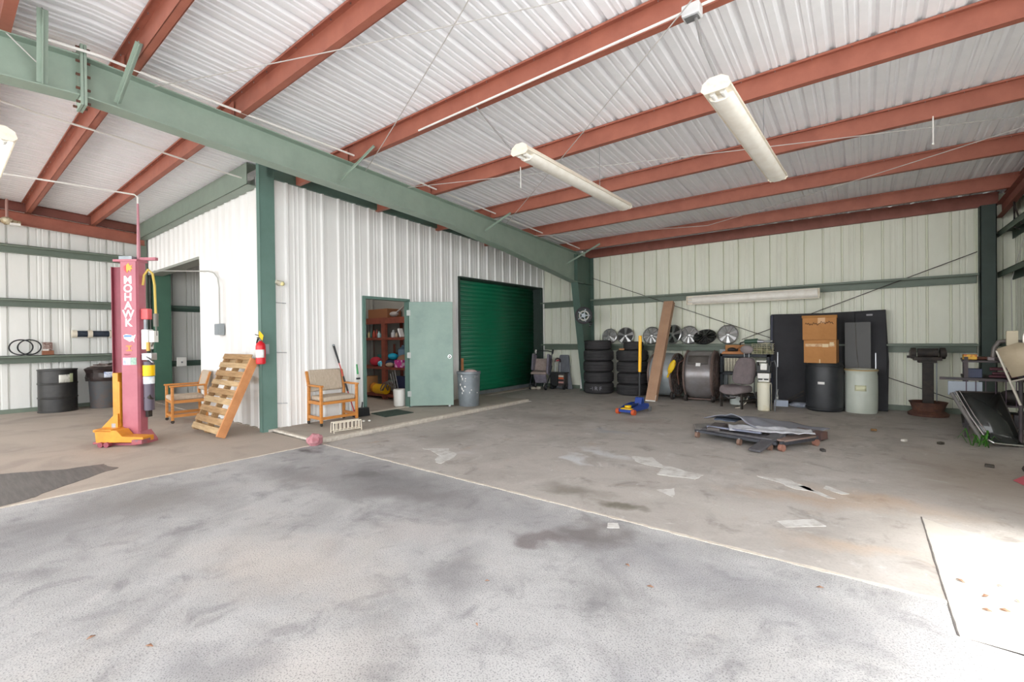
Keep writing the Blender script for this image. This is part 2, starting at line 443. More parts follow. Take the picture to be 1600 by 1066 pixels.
# ---------------------------------------------------------------- ribbed sheet panels
def rib_profile(w, depth=.032, pitch=.305, base=.075, top=.028, minor=True, off=.04, mh=.006):
    """list of (u, h): u across, h = height of profile; ribs at off + k*pitch"""
    pts = [(0, 0)]; c = off
    while c < w + .001:
        for u, h in ((c - base / 2, 0), (c - top / 2, depth), (c + top / 2, depth), (c + base / 2, 0)):
            if 0 <= u <= w: pts.append((u, h))
        if minor:
            for q in (.105, .175):
                for u, h in ((c + q, 0), (c + q + .010, mh), (c + q + .026, mh), (c + q + .036, 0)):
                    if 0 < u < w: pts.append((u, h))
        c += pitch
    if pts[-1][0] < w: pts.append((w, 0))
    return pts
def sheet_panels(parent, name, m, u0, u1, f, v_of, pan=.915, **kw):
    """f(u, v, h) -> point; v_of(u) -> list of v values (rows); panels from u0 to u1"""
    u = u0; k = 0
    while u < u1 - .02:
        w = min(pan, u1 - u)
        pr = rib_profile(w, **kw)
        rows = []
        nv = len(v_of(u))
        for r in range(nv):
            rows.append([f(u + a, v_of(u + a)[r], h + (.0015 if k % 2 else 0)) for a, h in pr])
        MB().loft(rows).build(name, m, parent, smooth=0, solid=.002)
        u += w - .0; k += 1
# roof: two slopes, panels run along X coordinate
ceiling = struct('ceiling', 'ribbed white steel roof sheeting over red purlins')
for s0, s1 in ((YR, YB + .15), (YF, YR)):
    sheet_panels(ceiling, 'roof_panel', roof_m, XL - .1, XRT + .35,
                 lambda u, v, h: (u, v, zp(v) + .203 + h), lambda u, a=s0, b=s1: (a, b), off=.05, mh=.013)
MB().b2((XL - .1, YR - .09, zp(YR) + .235), (XRT + .35, YR + .09, zp(YR) + .24)).build('ridge_cap', roof_m, ceiling)
# walls
wall_back = struct('wall_back', 'pale ribbed steel back wall')
sheet_panels(wall_back, 'wall_panel', inner_wall, XB + .0, XRT + .05, lambda u, v, h: (u, YB + h, v), lambda u: (.02, zp(YB) + .22), off=.29 - .045 + .0, depth=.045, base=.04, top=.026)
MB().b2((XB, YB - .06, 0), (XRT, YB + .02, .09)).build('base_angle', girt_m, wall_back)
wall_left = struct('wall_left', 'pale ribbed steel end wall on the left')
sheet_panels(wall_left, 'wall_panel', left_wall_m, YF, YB, lambda u, v, h: (XL - h, u, v), lambda u: (.02, zp(u) + .21), off=.285, depth=.045, base=.036, top=.024)
MB().b2((XL - .02, YF, 0), (XL + .07, YA - .1, .08)).build('base_angle', girt_m, wall_left)
wall_right = struct('wall_right', 'dim ribbed steel wall on the right, near stretch unseen and added to stop sun')
sheet_panels(wall_right, 'wall_panel', inner_wall, 4.3, YB, lambda u, v, h: (XRT + h, u, v), lambda u: (.02, zp(u) + .21), off=.1, depth=.045, base=.04, top=.026)  # stretch nearer than the jamb is unseen, added to keep sun off the floor
# office box: face A (faces -Y, runs in X) with opening, face B (faces +X)
wall_front = struct('wall_front', 'white ribbed office wall beside the pallet and left chair')
OX = -10.05; OZ = 3.03
fA = lambda u, v, h: (u, YA - h, v)
sheet_panels(wall_front, 'wall_panel', white_wall, OX, XB, fA, lambda u: (.03, 3.98), off=.1, depth=.036, base=.11, top=.04, minor=False, pitch=.29)
sheet_panels(wall_front, 'wall_panel', white_wall, XL, OX, fA, lambda u: (OZ, 3.98), off=.1, depth=.036, base=.11, top=.04, minor=False, pitch=.29)
wall_office = struct('wall_office', 'tall white ribbed office wall with the green doors')
fB = lambda u, v, h: (XB + h, u, v)
def topB(u): return 3.925 - .0425 * (u - 3.33)
DY0, DY1, DZ = 4.91, 5.93, 2.16
RY0, RY1, RZ = 7.41, 10.72, 2.79
kwB = dict(depth=.03, base=.07, top=.03, pitch=.305)
def offB(u0): 
    k = (3.518 - u0) % .305
    return k
for a, b, z0 in ((YA + .12, DY0, .03), (DY0, DY1, DZ + .03), (DY1, RY0, .03), (RY0, RY1, RZ), (RY1, YB, .03)):
    sheet_panels(wall_office, 'wall_panel', white_wall, a, b, fB, lambda u, z=z0: (z, topB(u)), off=offB(a), **kwB)
# inner faces / partitions of the office
wall_partition = struct('wall_partition', 'grey partition wall inside the office')
sheet_panels(wall_partition, 'wall_panel', liner, YA, YB, lambda u, v, h: (-9.95 + h, u, v), lambda u: (.01, 3.95), off=.1)
MB().b2((-9.95, 7.0, 0), (XB - .05, 7.04, 3.95)).build('wall_panel', liner, wall_partition)
MB().b2((XL, 7.0, 0), (-10.0, 7.04, 3.95)).build('wall_panel', liner, wall_partition)

# ---------------------------------------------------------------- steel frame
def zsec(x0, x1, y, z0, h, m, name, flip=1, fl=.065, t=.004):
    """Z purlin along X: top flange towards -Y, bottom flange towards +Y"""
    mb = MB()
    s = flip
    mb.b2((x0, y - t, z0), (x1, y + t, z0 + h))
    mb.b2((x0, y - s * fl, z0 + h - t), (x1, y, z0 + h))
    mb.b2((x0, y - s * fl - t, z0 + h - .02), (x1, y - s * fl + t, z0 + h))
    mb.b2((x0, y, z0), (x1, y + s * fl, z0 + t))
    mb.b2((x0, y + s * fl - t, z0), (x1, y + s * fl + t, z0 + .02))
    return mb.build(name, m, smooth=0)
PY = [(.38, 'red roof purlin just left of the ridge, crossing top-left corner', XL, XRT - .1),
      (1.22, 'red roof purlin right of the ridge, passing over the splice plate', XL, XRT - .1),
      (2.20, 'red roof purlin crossing above the left chair and pallet', XL, XRT - .1),
      (3.66, 'red roof purlin that carries the grey conduit and junction box', XB, XRT - .1),
      (5.20, 'red roof purlin touching the near ends of both hanging lights', XB, XRT - .1),
      (6.72, 'red roof purlin crossing behind the middle of the hanging lights', XB, XRT - .1),
      (8.30, 'third red roof purlin out from the back wall', XB, XRT - .1),
      (9.89, 'second red roof purlin out from the back wall', XB, XRT - .1)]
for y, lb, x0, x1 in PY:
    o = zsec(x0, x1, y, zp(y), .2, red_m, 'roof_purlin'); tag(o, lb, 'purlin', 'red roof purlins')
    sc = MB()
    x = x0 + .2
    while x < x1:
        sc.cyl((x, y - .035, zp(y) + .18), (x, y - .035, zp(y) + .2), .004, n=5); x += .305
    sc.build('roof_screws', steel, o)['kind'] = 'stuff'
for y in (-1.15, -2.67):
    o = zsec(XL, XRT - .1, y, zp(y), .2, red_m, 'roof_purlin', -1); tag(o, 'red roof purlin %s beyond the ridge, behind the camera side' % ('first' if y > -2 else 'second'), 'purlin', 'red roof purlins')
o = zsec(XM - .1, XRT - .2, YB - .09, zp(YB - .09) + .0, .2, red_web, 'eave_strut'); tag(o, 'dark red eave strut along top of the back wall', 'beam')

def rafter(x, m, name, label, pts, tw=.20, web=.008, z_off=0):
    """pts: (y, depth) from ridge to eave; top follows zp"""
    root = thing(name, label, 'rafter', (0, 0, 0))
    poly = [(y, zp(y) - .008 + z_off) for y, d in pts] + [(y, zp(y) - d + z_off) for y, d in reversed(pts)]
    MB().prism(poly, x - web / 2, x + web / 2, lambda u, v, w: (w, u, v)).build('web', m, root, smooth=0)
    top = MB(); bot = MB()
    for (a, da), (b, db) in zip(pts[:-1], pts[1:]):
        for q, f in ((top, lambda y, d: zp(y) - .006 + z_off), (bot, lambda y, d: zp(y) - d + z_off)):
            q.loft([[(x - tw / 2, y, z), (x + tw / 2, y, z)] for y, z in ((a, f(a, da)), (b, f(b, db)))])
    top.build('top_flange', m, root, smooth=0, solid=.012)
    bot.build('bottom_flange', m, root, smooth=0, solid=.012)
    return root
main = rafter(XM, green_m, 'main_rafter', 'long green main rafter sloping from top left down to the hose reel column',
              [(YR, .37), (2.45, .38), (5.64, .39), (7.3, .50), (9.98, .75), (10.35, .74)])
rafter(XM, green_m, 'main_rafter', 'green main rafter beyond the ridge splice, at the left edge', [(YR - .03, .37), (-2, .38), (YF, .42)])
# splice plates with bolts
sp_plate = MB().b2((XM - .11, YR - .022, zp(YR) - .46), (XM + .11, YR - .002, zp(YR) + .10)).b2((XM - .11, YR + .002, zp(YR) - .46), (XM + .11, YR + .022, zp(YR) + .10)).build('splice_plate', green_m, main)
bl = MB()
for k in range(5):
    for s in (-1, 1):
        z = zp(YR) - .43 + k * .125
        bl.cyl((XM + s * .075, YR - .05, z), (XM + s * .075, YR + .05, z), .013, n=6)
bl.build('bolts', rust, sp_plate)['kind'] = 'stuff'
# flange braces (green angle struts from bottom flange up to purlins)
def fbrace(y0, z0, y1, z1, lb, w=.05, dx=.10):
    o = MB().beam((XM + dx, y0, z0), (XM + dx + .28, y1, z1), w, .006, (1, 0, 0)).beam((XM + dx + .02, y0, z0), (XM + dx + .30, y1, z1), .006, w, (1, 0, 0)).build('flange_brace', green_m, smooth=0)
    tag(o, lb, 'brace', 'green flange braces on the main rafter')
def fb(p0, p1, w, lb):
    o = MB().beam(p0, p1, w, .007, (0, 1, 0)).beam(p0, p1, .007, w, (0, 1, 0)).build('flange_brace', green_m, smooth=0); tag(o, lb, 'brace', 'green flange braces on the main rafter')
fb((XM + .09, .63, 3.70), (-5.35, .60, 4.17), .07, 'wide green flange brace at far left of the main rafter')
fb((XM + .09, 1.14, 3.73), (-5.12, 1.18, 4.09), .055, 'green flange brace between the splice plate and the second purlin')
fb((XM + .09, 3.52, 3.62), (-5.06, 3.60, 3.94), .04, 'thin green flange brace above the office door')
fb((XM + .09, 6.53, 3.46), (-5.2, 6.68, 3.74), .04, 'thin green flange brace above the roller door')
fb((XM + .09, 9.54, 3.20), (-4.95, 9.80, 3.62), .04, 'thin green flange brace beside the hose reel column head')
# purlin clips at the main rafter
for y, *_ in PY[1:]:
    o = MB().b2((XM + .02, y - .03, zp(y) + .0), (XM + .08, y - .022, zp(y) + .17)).b2((XM + .02, y - .09, zp(y)), (XM + .08, y - .03, zp(y) + .006)).build('purlin_clip', red_m, main, smooth=0)
# tapered column of the main frame
colm = thing('main_column', 'green tapered steel column, darkened for light falloff, behind the left tyre stack', 'column')
poly = [(10.05, zp(10.3) - .02), (10.90, zp(10.9) + .02), (10.90, .015), (10.58, .015), (10.05, 2.80)]
MB().prism(poly, XM - .005, XM + .005, lambda u, v, w: (w, u, v)).build('web', green_d, colm, smooth=0)
MB().loft([[(XM - .1, y, z), (XM + .1, y, z)] for y, z in ((10.05, zp(10.05) - .72), (10.58, .02))]).build('inner_flange', green_d, colm, smooth=0, solid=.012)
MB().loft([[(XM - .1, y, z), (XM + .1, y, z)] for y, z in ((10.895, 3.7), (10.895, .02))]).build('outer_flange', green_d, colm, smooth=0, solid=.012)
MB().b2((XM - .1, 10.04, 2.79), (XM + .1, 10.88, 2.802)).b2((XM + .005, 10.04, 2.8), (XM + .1, 10.052, 3.5)).build('stiffener', green_d, colm, smooth=0)
MB().b2((XM - .13, 10.5, 0), (XM + .13, 10.9, .016)).build('base_plate', green_d, colm, smooth=0)
# corner post and green trims of the office
MB_ = MB().b2((-7.345, YA - .10, 0), (-7.335, YA + .0, 4.12)).b2((-7.345, YA - .10, 0), (-7.235, YA - .09, 4.12)).b2((-7.245, YA - .10, 0), (-7.235, YA + .12, 4.12))
post = MB_.build('corner_post', mat('post_green', '#65837a', .5, 0, '#5b786e', 3, .35, .8), smooth=0); tag(post, 'green corner post of the office holding the fire extinguisher', 'column')
o = MB().b2((-7.45, YA - .02, 0), (-7.2, YA + .18, .035)).build('post_footing', concrete_n, post)
o = MB().prism([(3.2, 3.93), (3.2, zp(3.2) + .2), (YB - .3, zp(YB - .3) + .2), (YB - .3, topB(YB - .3))], XB - .02, XB + .055, lambda u, v, w: (w, u, v)).build('top_channel', green_d, smooth=0)
tag(o, 'dark green channel capping the tall office wall under the roof', 'beam')
o = MB().b2((XL, YA - .20, 3.80), (-7.43, YA - .19, 4.13)).b2((XL, YA - .20, 3.80), (-7.43, YA - .03, 3.81)).b2((XL, YA - .2, 4.12), (-7.43, YA, 4.13)).build('top_beam', mat('beam_green', '#808f82', .5, 0, '#727f74', 3, .35, .8), smooth=0)
tag(o, 'green beam along top of the office wall above the left opening', 'beam')
MB().b2((-13.3, YA - .03, OZ - .05), (OX, YA + .25, OZ)).build('opening_header', mat('header_steel', '#9a9d94', .6), wall_front, smooth=0)
MB().b2((OX - .02, YA, 0), (OX + .02, YA + .22, OZ)).build('opening_jamb', mat('jamb_steel', '#b6bab2', .6), wall_front, smooth=0)
# end-wall frame (left)
er = thing('end_rafter', 'red end rafter along top of the left wall', 'rafter')
def ch(x, y0, y1, zo, h, fl, m, nm, par):
    mb = MB()
    mb.loft([[(x, y, zp(y) + zo), (x, y, zp(y) + zo + h)] for y in (y0, y1)])
    mb.loft([[(x, y, zp(y) + zo), (x + fl, y, zp(y) + zo)] for y in (y0, y1)])
    mb.loft([[(x, y, zp(y) + zo + h), (x + fl, y, zp(y) + zo + h)] for y in (y0, y1)])
    return mb.build(nm, m, par, smooth=0, solid=.006)
for a, b in ((YR, 3.12), (YF + .5, YR)):
    ch(XL + .22, a, b, -.27, .24, .07, red_m, 'channel', er)
    ch(XL + .14, a, b, .02, .17, .05, red_web, 'rake_channel', er)
# girts of left wall
for z, lb in ((3.33, 'highest grey green girt on the left wall'), (2.25, 'middle grey green girt on the left wall'), (1.10, 'lowest grey green girt on the left wall, holding two hoops')):
    mb = MB().b2((XL + .02, YF, z - .1), (XL + .03, 3.1, z + .06)).b2((XL + .02, YF, z + .05), (XL + .2, 3.1, z + .06)).b2((XL + .19, YF, z + .02), (XL + .2, 3.1, z + .06)).b2((XL + .02, YF, z - .1), (XL + .12, 3.1, z - .09))
    tag(mb.build('wall_girt', girt_m, smooth=0), lb, 'girt', 'girts of the left wall')
for z, lb in ((2.23, 'upper dark girt seen through the left opening'), (.86, 'lower dark girt seen through the left opening')):
    mb = MB().b2((XL + .02, 3.62, z - .07), (XL + .03, 7, z + .07)).b2((XL + .02, 3.62, z + .06), (XL + .18, 7, z + .07)).b2((XL + .17, 3.62, z + .0), (XL + .18, 7, z + .07))
    tag(mb.build('wall_girt', green_d, smooth=0), lb, 'girt', 'girts inside the left opening')
tag(MB().b2((XL + .02, 3.08, 0), (XL + .03, 3.25, 4.0)).b2((XL + .02, 3.05, 0), (XL + .22, 3.06, 4.0)).b2((XL + .21, 3.05, 0), (XL + .22, 3.16, 4.0)).build('end_column', girt_m, smooth=0), 'narrow grey green column behind the lift post', 'column')
tag(MB().b2((XL + .02, 3.27, 0), (XL + .30, 3.60, 3.95)).build('end_column', mat('door_green', '#4f7764', .5, 0, '#486c5b', 3, .35, .8), smooth=0, bevel=.004), 'wide green column at left side of the office opening', 'column')
# girts of the back wall
for x0, x1, z, lb in ((XM + .1, 1.5, 2.33, 'upper grey green girt on back wall behind the long tube light'), (XB, XM - .12, 2.33, 'short upper girt between roller door and column'),
                      (XM + .1, 1.5, 1.15, 'lower grey green girt on the back wall carrying the hub caps'), (XB, XM - .12, 1.15, 'short lower girt between roller door and column')):
    mb = MB().b2((x0, YB - .03, z - .09), (x1, YB - .02, z + .07)).b2((x0, YB - .22, z + .055), (x1, YB - .02, z + .063)).b2((x0, YB - .22, z + .03), (x1, YB - .212, z + .063)).b2((x0, YB - .10, z - .09), (x1, YB - .02, z - .083))
    tag(mb.build('wall_girt', girt_m, smooth=0), lb, 'girt', 'girts of the back wall')
for z, lb in ((3.0, 'upper dark girt on the right wall stub'), (2.33, 'middle dark girt on the right wall stub'), (1.2, 'lower dark girt on the right wall stub')):
    mb = MB().b2((XRT - .03, 9, z - .07), (XRT - .02, YB, z + .07)).b2((XRT - .2, 9, z + .06), (XRT - .02, YB, z + .07)).b2((XRT - .2, 9, z - .02), (XRT - .19, YB, z + .07))
    tag(mb.build('wall_girt', mat('shaded_green_girt', '#4b5a4f', .6), smooth=0), lb, 'girt', 'girts of the right wall')  # girt green darkened: shade of the right corner put into the colour
rc = thing('corner_column', 'dark steel corner column at right end of the back wall', 'column')
MB().b2((1.52, YB - .22, 0), (1.53, YB - .03, zp(YB) + .0)).b2((1.70, YB - .22, 0), (1.71, YB - .03, zp(YB))).b2((1.52, YB - .22, 0), (1.71, YB - .21, zp(YB))).build('shaft', mat('dim_green', '#3c4a44', .6, 0, '#35403b', 4, .3, .7), rc, smooth=0)  # column green also carries the corner's shade in its colour
MB().b2((1.45, YB - .25, 0), (1.78, YB - .02, .015)).build('base_plate', MATS['dim_green'], rc, smooth=0)
ee = thing('end_rafter', 'dark red end rafter over the right wall opening', 'rafter')
for a, b in ((YR, YB - .1), (YF + .5, YR)):
    ch(XRT - .16, a, b, -.22, .22, -.07, red_web, 'channel', ee)
    ch(XRT - .09, a, b, -.02, .20, -.05, red_web, 'rake_channel', ee)
o = MB().b2((1.70, 8.86, 0), (1.93, 8.94, 4.0)).build('opening_jamb', MATS['door_green'], smooth=0); tag(o, 'green jamb of the big opening at right picture edge', 'column')

# ---------------------------------------------------------------- doors
door_1 = struct('door_1', 'open sage green steel door with round knob')
fr = MB()
for y in (DY0, DY1): fr.b2((XB - .08, y - .03 if y == DY0 else y - .02, .03), (XB + .045, y + .02 if y == DY0 else y + .03, DZ))
fr.b2((XB - .08, DY0 - .03, DZ), (XB + .045, DY1 + .03, DZ + .05))
fr.build('door_frame', mat('post_green', '#65837a'), door_1, smooth=0)
MB().b2((XB - .1, DY0, .0), (XB + .04, DY1, .04)).build('threshold', mortar, door_1, smooth=0)
hx, hy = XB + .06, DY1 - .01
ang = atan2(6.52 - hy, -6.60 - hx); L = hypot(6.52 - hy, -6.60 - hx)
dr = lambda u, v, w: (hx + cos(ang) * u - sin(ang) * w, hy + sin(ang) * u + cos(ang) * w, v)
leaf = MB().prism([(0, .055), (L, .055), (L, 2.15), (0, 2.15)], -.022, .022, dr).build('door_leaf', door_m, door_1, bevel=.004)
leaf['label'] = 'sage green door leaf standing open'
kn = MB()
c = V(dr(L - .07, 1.04, -.022)); nrm = (V(dr(0, 0, -1)) - V(dr(0, 0, 0))).normalized()
kn.cyl(c, c + nrm * .012, .038, n=18); kn.cyl(c, c + nrm * .05, .014); kn.ball(c + nrm * .065, .030)
kn.build('door_knob', chrome, leaf)
hg = MB()
for z in (.3, 1.08, 1.93):
    hg.cyl((hx - .005, hy, z - .06), (hx - .005, hy, z + .06), .012); hg.prism([(-.045, z - .055), (.03, z - .055), (.03, z + .055), (-.045, z + .055)], -.027, -.022, dr)
hg.build('hinges', mat('hinge_grey', '#b4bab6', .5), leaf)['kind'] = 'stuff'
MB().prism([(L - .10, .03), (L - .06, .03), (L - .06, .06), (L - .10, .06)], -.03, .03, dr).build('door_foot', steel, leaf)

door_2 = struct('door_2', 'closed green roll-up door in the office wall')
XC = -7.57
pr = []; z = .10
while z < RZ + .05:
    pr += [(XC, z), (XC + .004, z + .012), (XC + .022, z + .03), (XC + .022, z + .055), (XC + .004, z + .075)]; z += .098
MB().loft([[(x, y, z) for x, z in pr] for y in (RY0 - .05, RY1 + .02)]).build('roller_curtain', roller_m, door_2, smooth=25, solid=.003)
MB().b2((XC - .01, RY0 - .03, .0), (XC + .05, RY1 + .02, .10)).build('bottom_bar', galv, door_2, bevel=.004)
MB().b2((XC - .05, RY1, 0), (XB + .04, RY1 + .045, RZ + .03)).build('jamb_right', MATS['dim_green'], door_2, smooth=0)
MB().b2((XC - .05, RY0 - .045, 0), (XB + .04, RY0, RZ + .03)).build('jamb_left', MATS['dim_green'], door_2, smooth=0)
MB().b2((XC - .05, RY0, RZ), (XB + .04, RY1, RZ + .035)).build('door_header', MATS['dim_green'], door_2, smooth=0)
MB().b2((XC - .3, RY0, 2.72), (XC - .05, RY1, 3.1)).build('curtain_housing', MATS['dim_green'], door_2, smooth=0)
MB().b2((XB - .0, RY0 + .02, .03), (XB + .025, RY0 + .10, .95)).build('guide_lower_trim', pine_o, door_2, smooth=0)

# ---------------------------------------------------------------- lights
def tube_light(name, label, loc, rz, tilt=0, lit=0, hang=(.46,), length=2.44):
    t = thing(name, label, 'light fixture', loc, rz)
    h = length / 2
    prof = [(-.10, 0), (-.085, .045), (-.04, .075), (.04, .075), (.085, .045), (.10, 0)]
    MB().prism(prof, -h, h, lambda u, v, w: (u, w, v)).build('housing', cream, t, bevel=.003)
    lens = [(-.085, -.001), (-.07, -.028), (-.03, -.045), (.03, -.045), (.07, -.028), (.085, -.001)]
    MB().prism(lens, -h + .12, h - .02, lambda u, v, w: (u, w, v)).build('diffuser', mat('lit_diffuser', '#fdfdfb', .4, emit=2.2) if lit else mat('dusty_diffuser', '#ece9e0', .35, 0, '#ddd6c8', 9, .4, .8), t, smooth=40)
    for s in (-1, 1):
        tb = MB().cyl((s * .035, -h + .03, -.018), (s * .035, -h + .13, -.018), .019, n=14)
        tb.build('tube_end', white_p, t)
    for s in (-1, 1): MB().prism([(-.102, -.002), (-.087, .048), (-.04, .078), (.04, .078), (.087, .048), (.102, -.002), (.075, -.03), (-.075, -.03)], s * h, s * (h + .012), lambda u, v, w: (u, w, v)).build('end_plate', cream, t)
    if hang: 
        for yy in hang: MB().cyl((0, yy, .07), (0, yy, .60), .004, n=6).build('hanger', steel, t)
    return t
tube_light('tube_light', 'long cream tube light hanging in centre, nearer the green rafter', (-2.62, 4.74, 3.20), R(0))
tube_light('tube_light', 'long cream tube light hanging at right below the grey junction box', (-.80, 4.70, 3.18), R(-1.5))
l3 = tube_light('tube_light', 'glowing white tube light cropped by the left edge', (-6.50, .34, 3.02), R(90), lit=1, hang=None)
wt = tube_light('tube_light', 'cream tube light mounted flat along the upper girt of back wall', (-1.94, YB - .295, 2.21), R(90), length=2.5, hang=None)
# rotate so that the diffuser faces the room
wt.rotation_euler = Matrix(((0, 1, 0), (0, 0, 1), (1, 0, 0))).to_3x3().to_euler()

for x_ in (-.9, .9): MB().b2((-.03, x_ - .02, .06), (.03, x_ + .02, .268)).build('wall_bracket', steel, wt)

def wire(name, label, pts, r, m, cat='cable', group=None, sag=0, n=6, k=10):
    P = []
    for a, b in zip(pts[:-1], pts[1:]):
        a = V(a); b = V(b)
        for i in range(k): P.append(a.lerp(b, i / k) - V((0, 0, 4 * sag * (i / k) * (1 - i / k))))
    P.append(V(pts[-1]))
    o = MB().tube(P, r, n).build(name, m); return tag(o, label, cat, group)
wht = mat('white_conduit', '#e4e2dd', .5)
gryc = mat('grey_cable', '#8b8a88', .5)
# junction box and conduits
jb = thing('junction_box', 'grey electrical box under the red purlin near top centre', 'electrical box', (-1.02, 3.58, 3.86))
MB().box((0, 0, 0), (.13, .10, .085)).build('box', mat('box_light', '#cfd0d0', .5), jb, bevel=.006)
MB().box((0, 0, -.045), (.10, .08, .012)).build('cover', steel, jb, bevel=.003)
wire('conduit', 'white conduit clipped along bottom of the red purlin with junction box', [(-4.2, 3.62, 3.90), (-1.08, 3.58, 3.885)], .011, wht, 'conduit')
wire('conduit', 'white conduit running from junction box to the upper right', [(-.95, 3.58, 3.885), (1.7, 3.60, 3.90)], .011, wht, 'conduit')
wire('light_cable', 'grey cable dropping from junction box to the right tube light', [(-1.0, 3.60, 3.83), (-.93, 3.48, 3.55), (-.83, 3.52, 3.26)], .012, gryc)
wire('light_cable', 'grey cable reaching the centre tube light', [(-3.3, 3.66, 3.9), (-2.75, 3.55, 3.27)], .010, gryc)
def stub(x, y, lb): 
    z = zp(y); tag(MB().cyl((x, y, z - .28), (x, y, z + .02), .007, n=8).ball((x, y, z - .28), .012).build('hanging_rod', wht), lb, 'rod')
stub(-3.86, 5.20, 'short white rod hanging left of the centre tube light'); stub(.60, 6.72, 'short white rod hanging under a purlin at upper right')

wire('pipe_run', 'white pipe running along above the green main rafter', [(-5.76, .30, 4.10), (-5.60, 1.0, 4.07), (-5.58, 2.0, 4.01), (-5.6, 3.7, 3.97), (-5.6, 5.3, 3.88), (-5.6, 7.0, 3.79), (-5.55, 9.9, 3.60)], .013, wht, 'pipe')
wire('pipe_run', 'white pipe crossing the left bay below the ridge', [(-7.40, .20, 4.08), (-7.5, .8, 4.05), (-7.45, 1.5, 4.0), (-7.55, 2.2, 3.97), (-7.6, 3.0, 3.93)], .013, wht, 'pipe')
rod_m = mat('rod_steel', '#b9b6b2', .5, .1)
rods = [('thin brace rod fanning from main rafter towards the top edge', (-5.72, 3.92, 3.86), (-2.36, 2.54, 3.97)),
        ('pale brace rod crossing the second purlin towards top centre', (-5.68, 1.43, 4.0), (-1.5, 3.05, 3.93)),
        ('thin brace rod passing between the two hanging lights', (-5.6, 7.03, 3.66), (-.35, 2.93, 3.87)),
        ('thin brace rod from mid rafter to the right opening', (-5.68, 4.66, 3.80), (1.75, 7.25, 3.68)),
        ('thin brace rod near the back wall reaching the right frame', (-5.6, 8.0, 3.60), (-2.4, 9.32, 3.55)),
        ('dirty cable looping from the right frame over the eave purlins', (-2.4, 9.32, 3.55), (1.7, 7.2, 3.66))]
for lb, a, b in rods: wire('brace_rod', lb, [a, b], .005, rod_m, 'rod', 'roof brace rods', sag=.02)
wire('brace_rod', 'dark cable descending across back wall from column to lower right', [(XM + .1, 10.80, 2.97), (1.45, 10.80, .16)], .007, dark_m, 'rod')
wire('brace_rod', 'dark cable descending across back wall from the right corner column', [(1.50, 10.80, 2.76), (-2.1, 10.80, 1.31)], .007, dark_m, 'rod')
wire('brace_rod', 'thin steel cable with turnbuckle at the far left rafter web', [(-5.72, .30, 4.15), (-5.70, .60, 3.86)], .006, rod_m, 'rod')
wire('hanging_cable', 'pale wires crossing on the right wall stub', [(1.93, 10.2, 2.9), (1.80, 10.3, 2.2), (1.72, 9.8, 1.3)], .005, rod_m, 'cable')
tag(MB().tube([(1.78, 9.6, 2.95), (1.74, 9.7, 3.2), (1.76, 9.9, 3.35), (1.8, 10.1, 3.2), (1.78, 10.0, 2.98), (1.78, 9.7, 2.9)], .010, 8).build('cable_coil', dark_m), 'dark cable coil in upper right corner', 'cable')

# ---------------------------------------------------------------- left bay objects
def drum(name, label, cat, loc, r, h, m, lidm, group=None, open_top=False, ribs=True):
    t = thing(name, label, cat, loc, 0, group)
    pf = [(r * .97, 0), (r * 1.01, .0), (r * 1.01, .02), (r * .985, .03)]
    if ribs:
        for q in (.335, .665):
            pf += [(r * .985, h * q - .02), (r * 1.02, h * q - .006), (r * 1.02, h * q + .006), (r * .985, h * q + .02)]
    pf += [(r * .985, h - .03), (r * 1.015, h - .02), (r * 1.015, h), (r * .97, h)]
    if open_top: pf += [(r * .96, h - .02), (r * .95, .03), (.02, .03)]
    MB().lathe(pf, 40).build('body', m, t)
    if not open_top: MB().lathe([(r * .96, h - .02), (r * .96, h - .005), (.01, h - .004)], 40).build('lid', lidm, t)
    return t
d1 = drum('oil_drum', 'black steel drum with rusty yellow lid and white label at left wall', 'drum', (-13.15, 1.60, 0), .300, .87, black_m, mat('rusty_lid', '#8a6f35', .6, 0, '#4d3a25', 8, .35, .6))
def curved_label(par, r, a0, a1, z0, z1, m, name='label_sheet'):
    rows = [[(r * cos(R(a0 + (a1 - a0) * k / 6)), r * sin(R(a0 + (a1 - a0) * k / 6)), z) for k in range(7)] for z in (z0, z1)]
    return MB().loft(rows).build(name, m, par, smooth=60, solid=.002)
paper = mat('label_paper', '#dad9d0', .7, 0, '#a9a79f', 25, .55, .6)
curved_label(d1, .304, -4, 38, .60, .76, paper)
curved_label(d1, .304, 28, 40, .60, .78, mat('label_green', '#b9c29a', .7))
d2 = thing('waste_bin', 'dark waste barrel with bulging liner and white label behind the lift post', 'bin', (-13.08, 2.34, 0))
MB().lathe([(.26, 0), (.27, .3), (.285, .62), (.29, .66), (.01, .66)], 32).build('barrel', mat('grimy_barrel', '#4a4b4d', .6, 0, '#5c4a40', 7, .45, .75), d2)
rows = []
for k, (r_, z_) in enumerate(((.30, .58), (.33, .66), (.315, .76), (.34, .84), (.30, .88), (.2, .89))):
    rows.append([((r_ + noise.noise(V((cos(2 * pi * i / 30) * 2, sin(2 * pi * i / 30) * 2, k * .8))) * .05) * cos(2 * pi * i / 30), (r_ + noise.noise(V((cos(2 * pi * i / 30) * 2, sin(2 * pi * i / 30) * 2, k * .8))) * .05) * sin(2 * pi * i / 30), z_) for i in range(30)])
MB().loft(rows, wrap=True, cap=True).build('liner', mat('black_liner', '#3a2f2d', .35, 0, '#241f1f', 9, .4, .6), d2, smooth=20)
curved_label(d2, .345, -15, 12, .66, .78, mat('label_blue_white', '#d8dfec', .6, 0, '#6f85b5', 18, .5, .62))
curved_label(d2, .345, 22, 34, .66, .76, paper)
q = MB()
for i in range(9):
    a = rnd.uniform(0, 6.28); q.beam((.25 * cos(a), .25 * sin(a), .88 + rnd.uniform(0, .06)), (.22 * cos(a + 2), .22 * sin(a + 2), .90 + rnd.uniform(0, .07)), .05, .02)
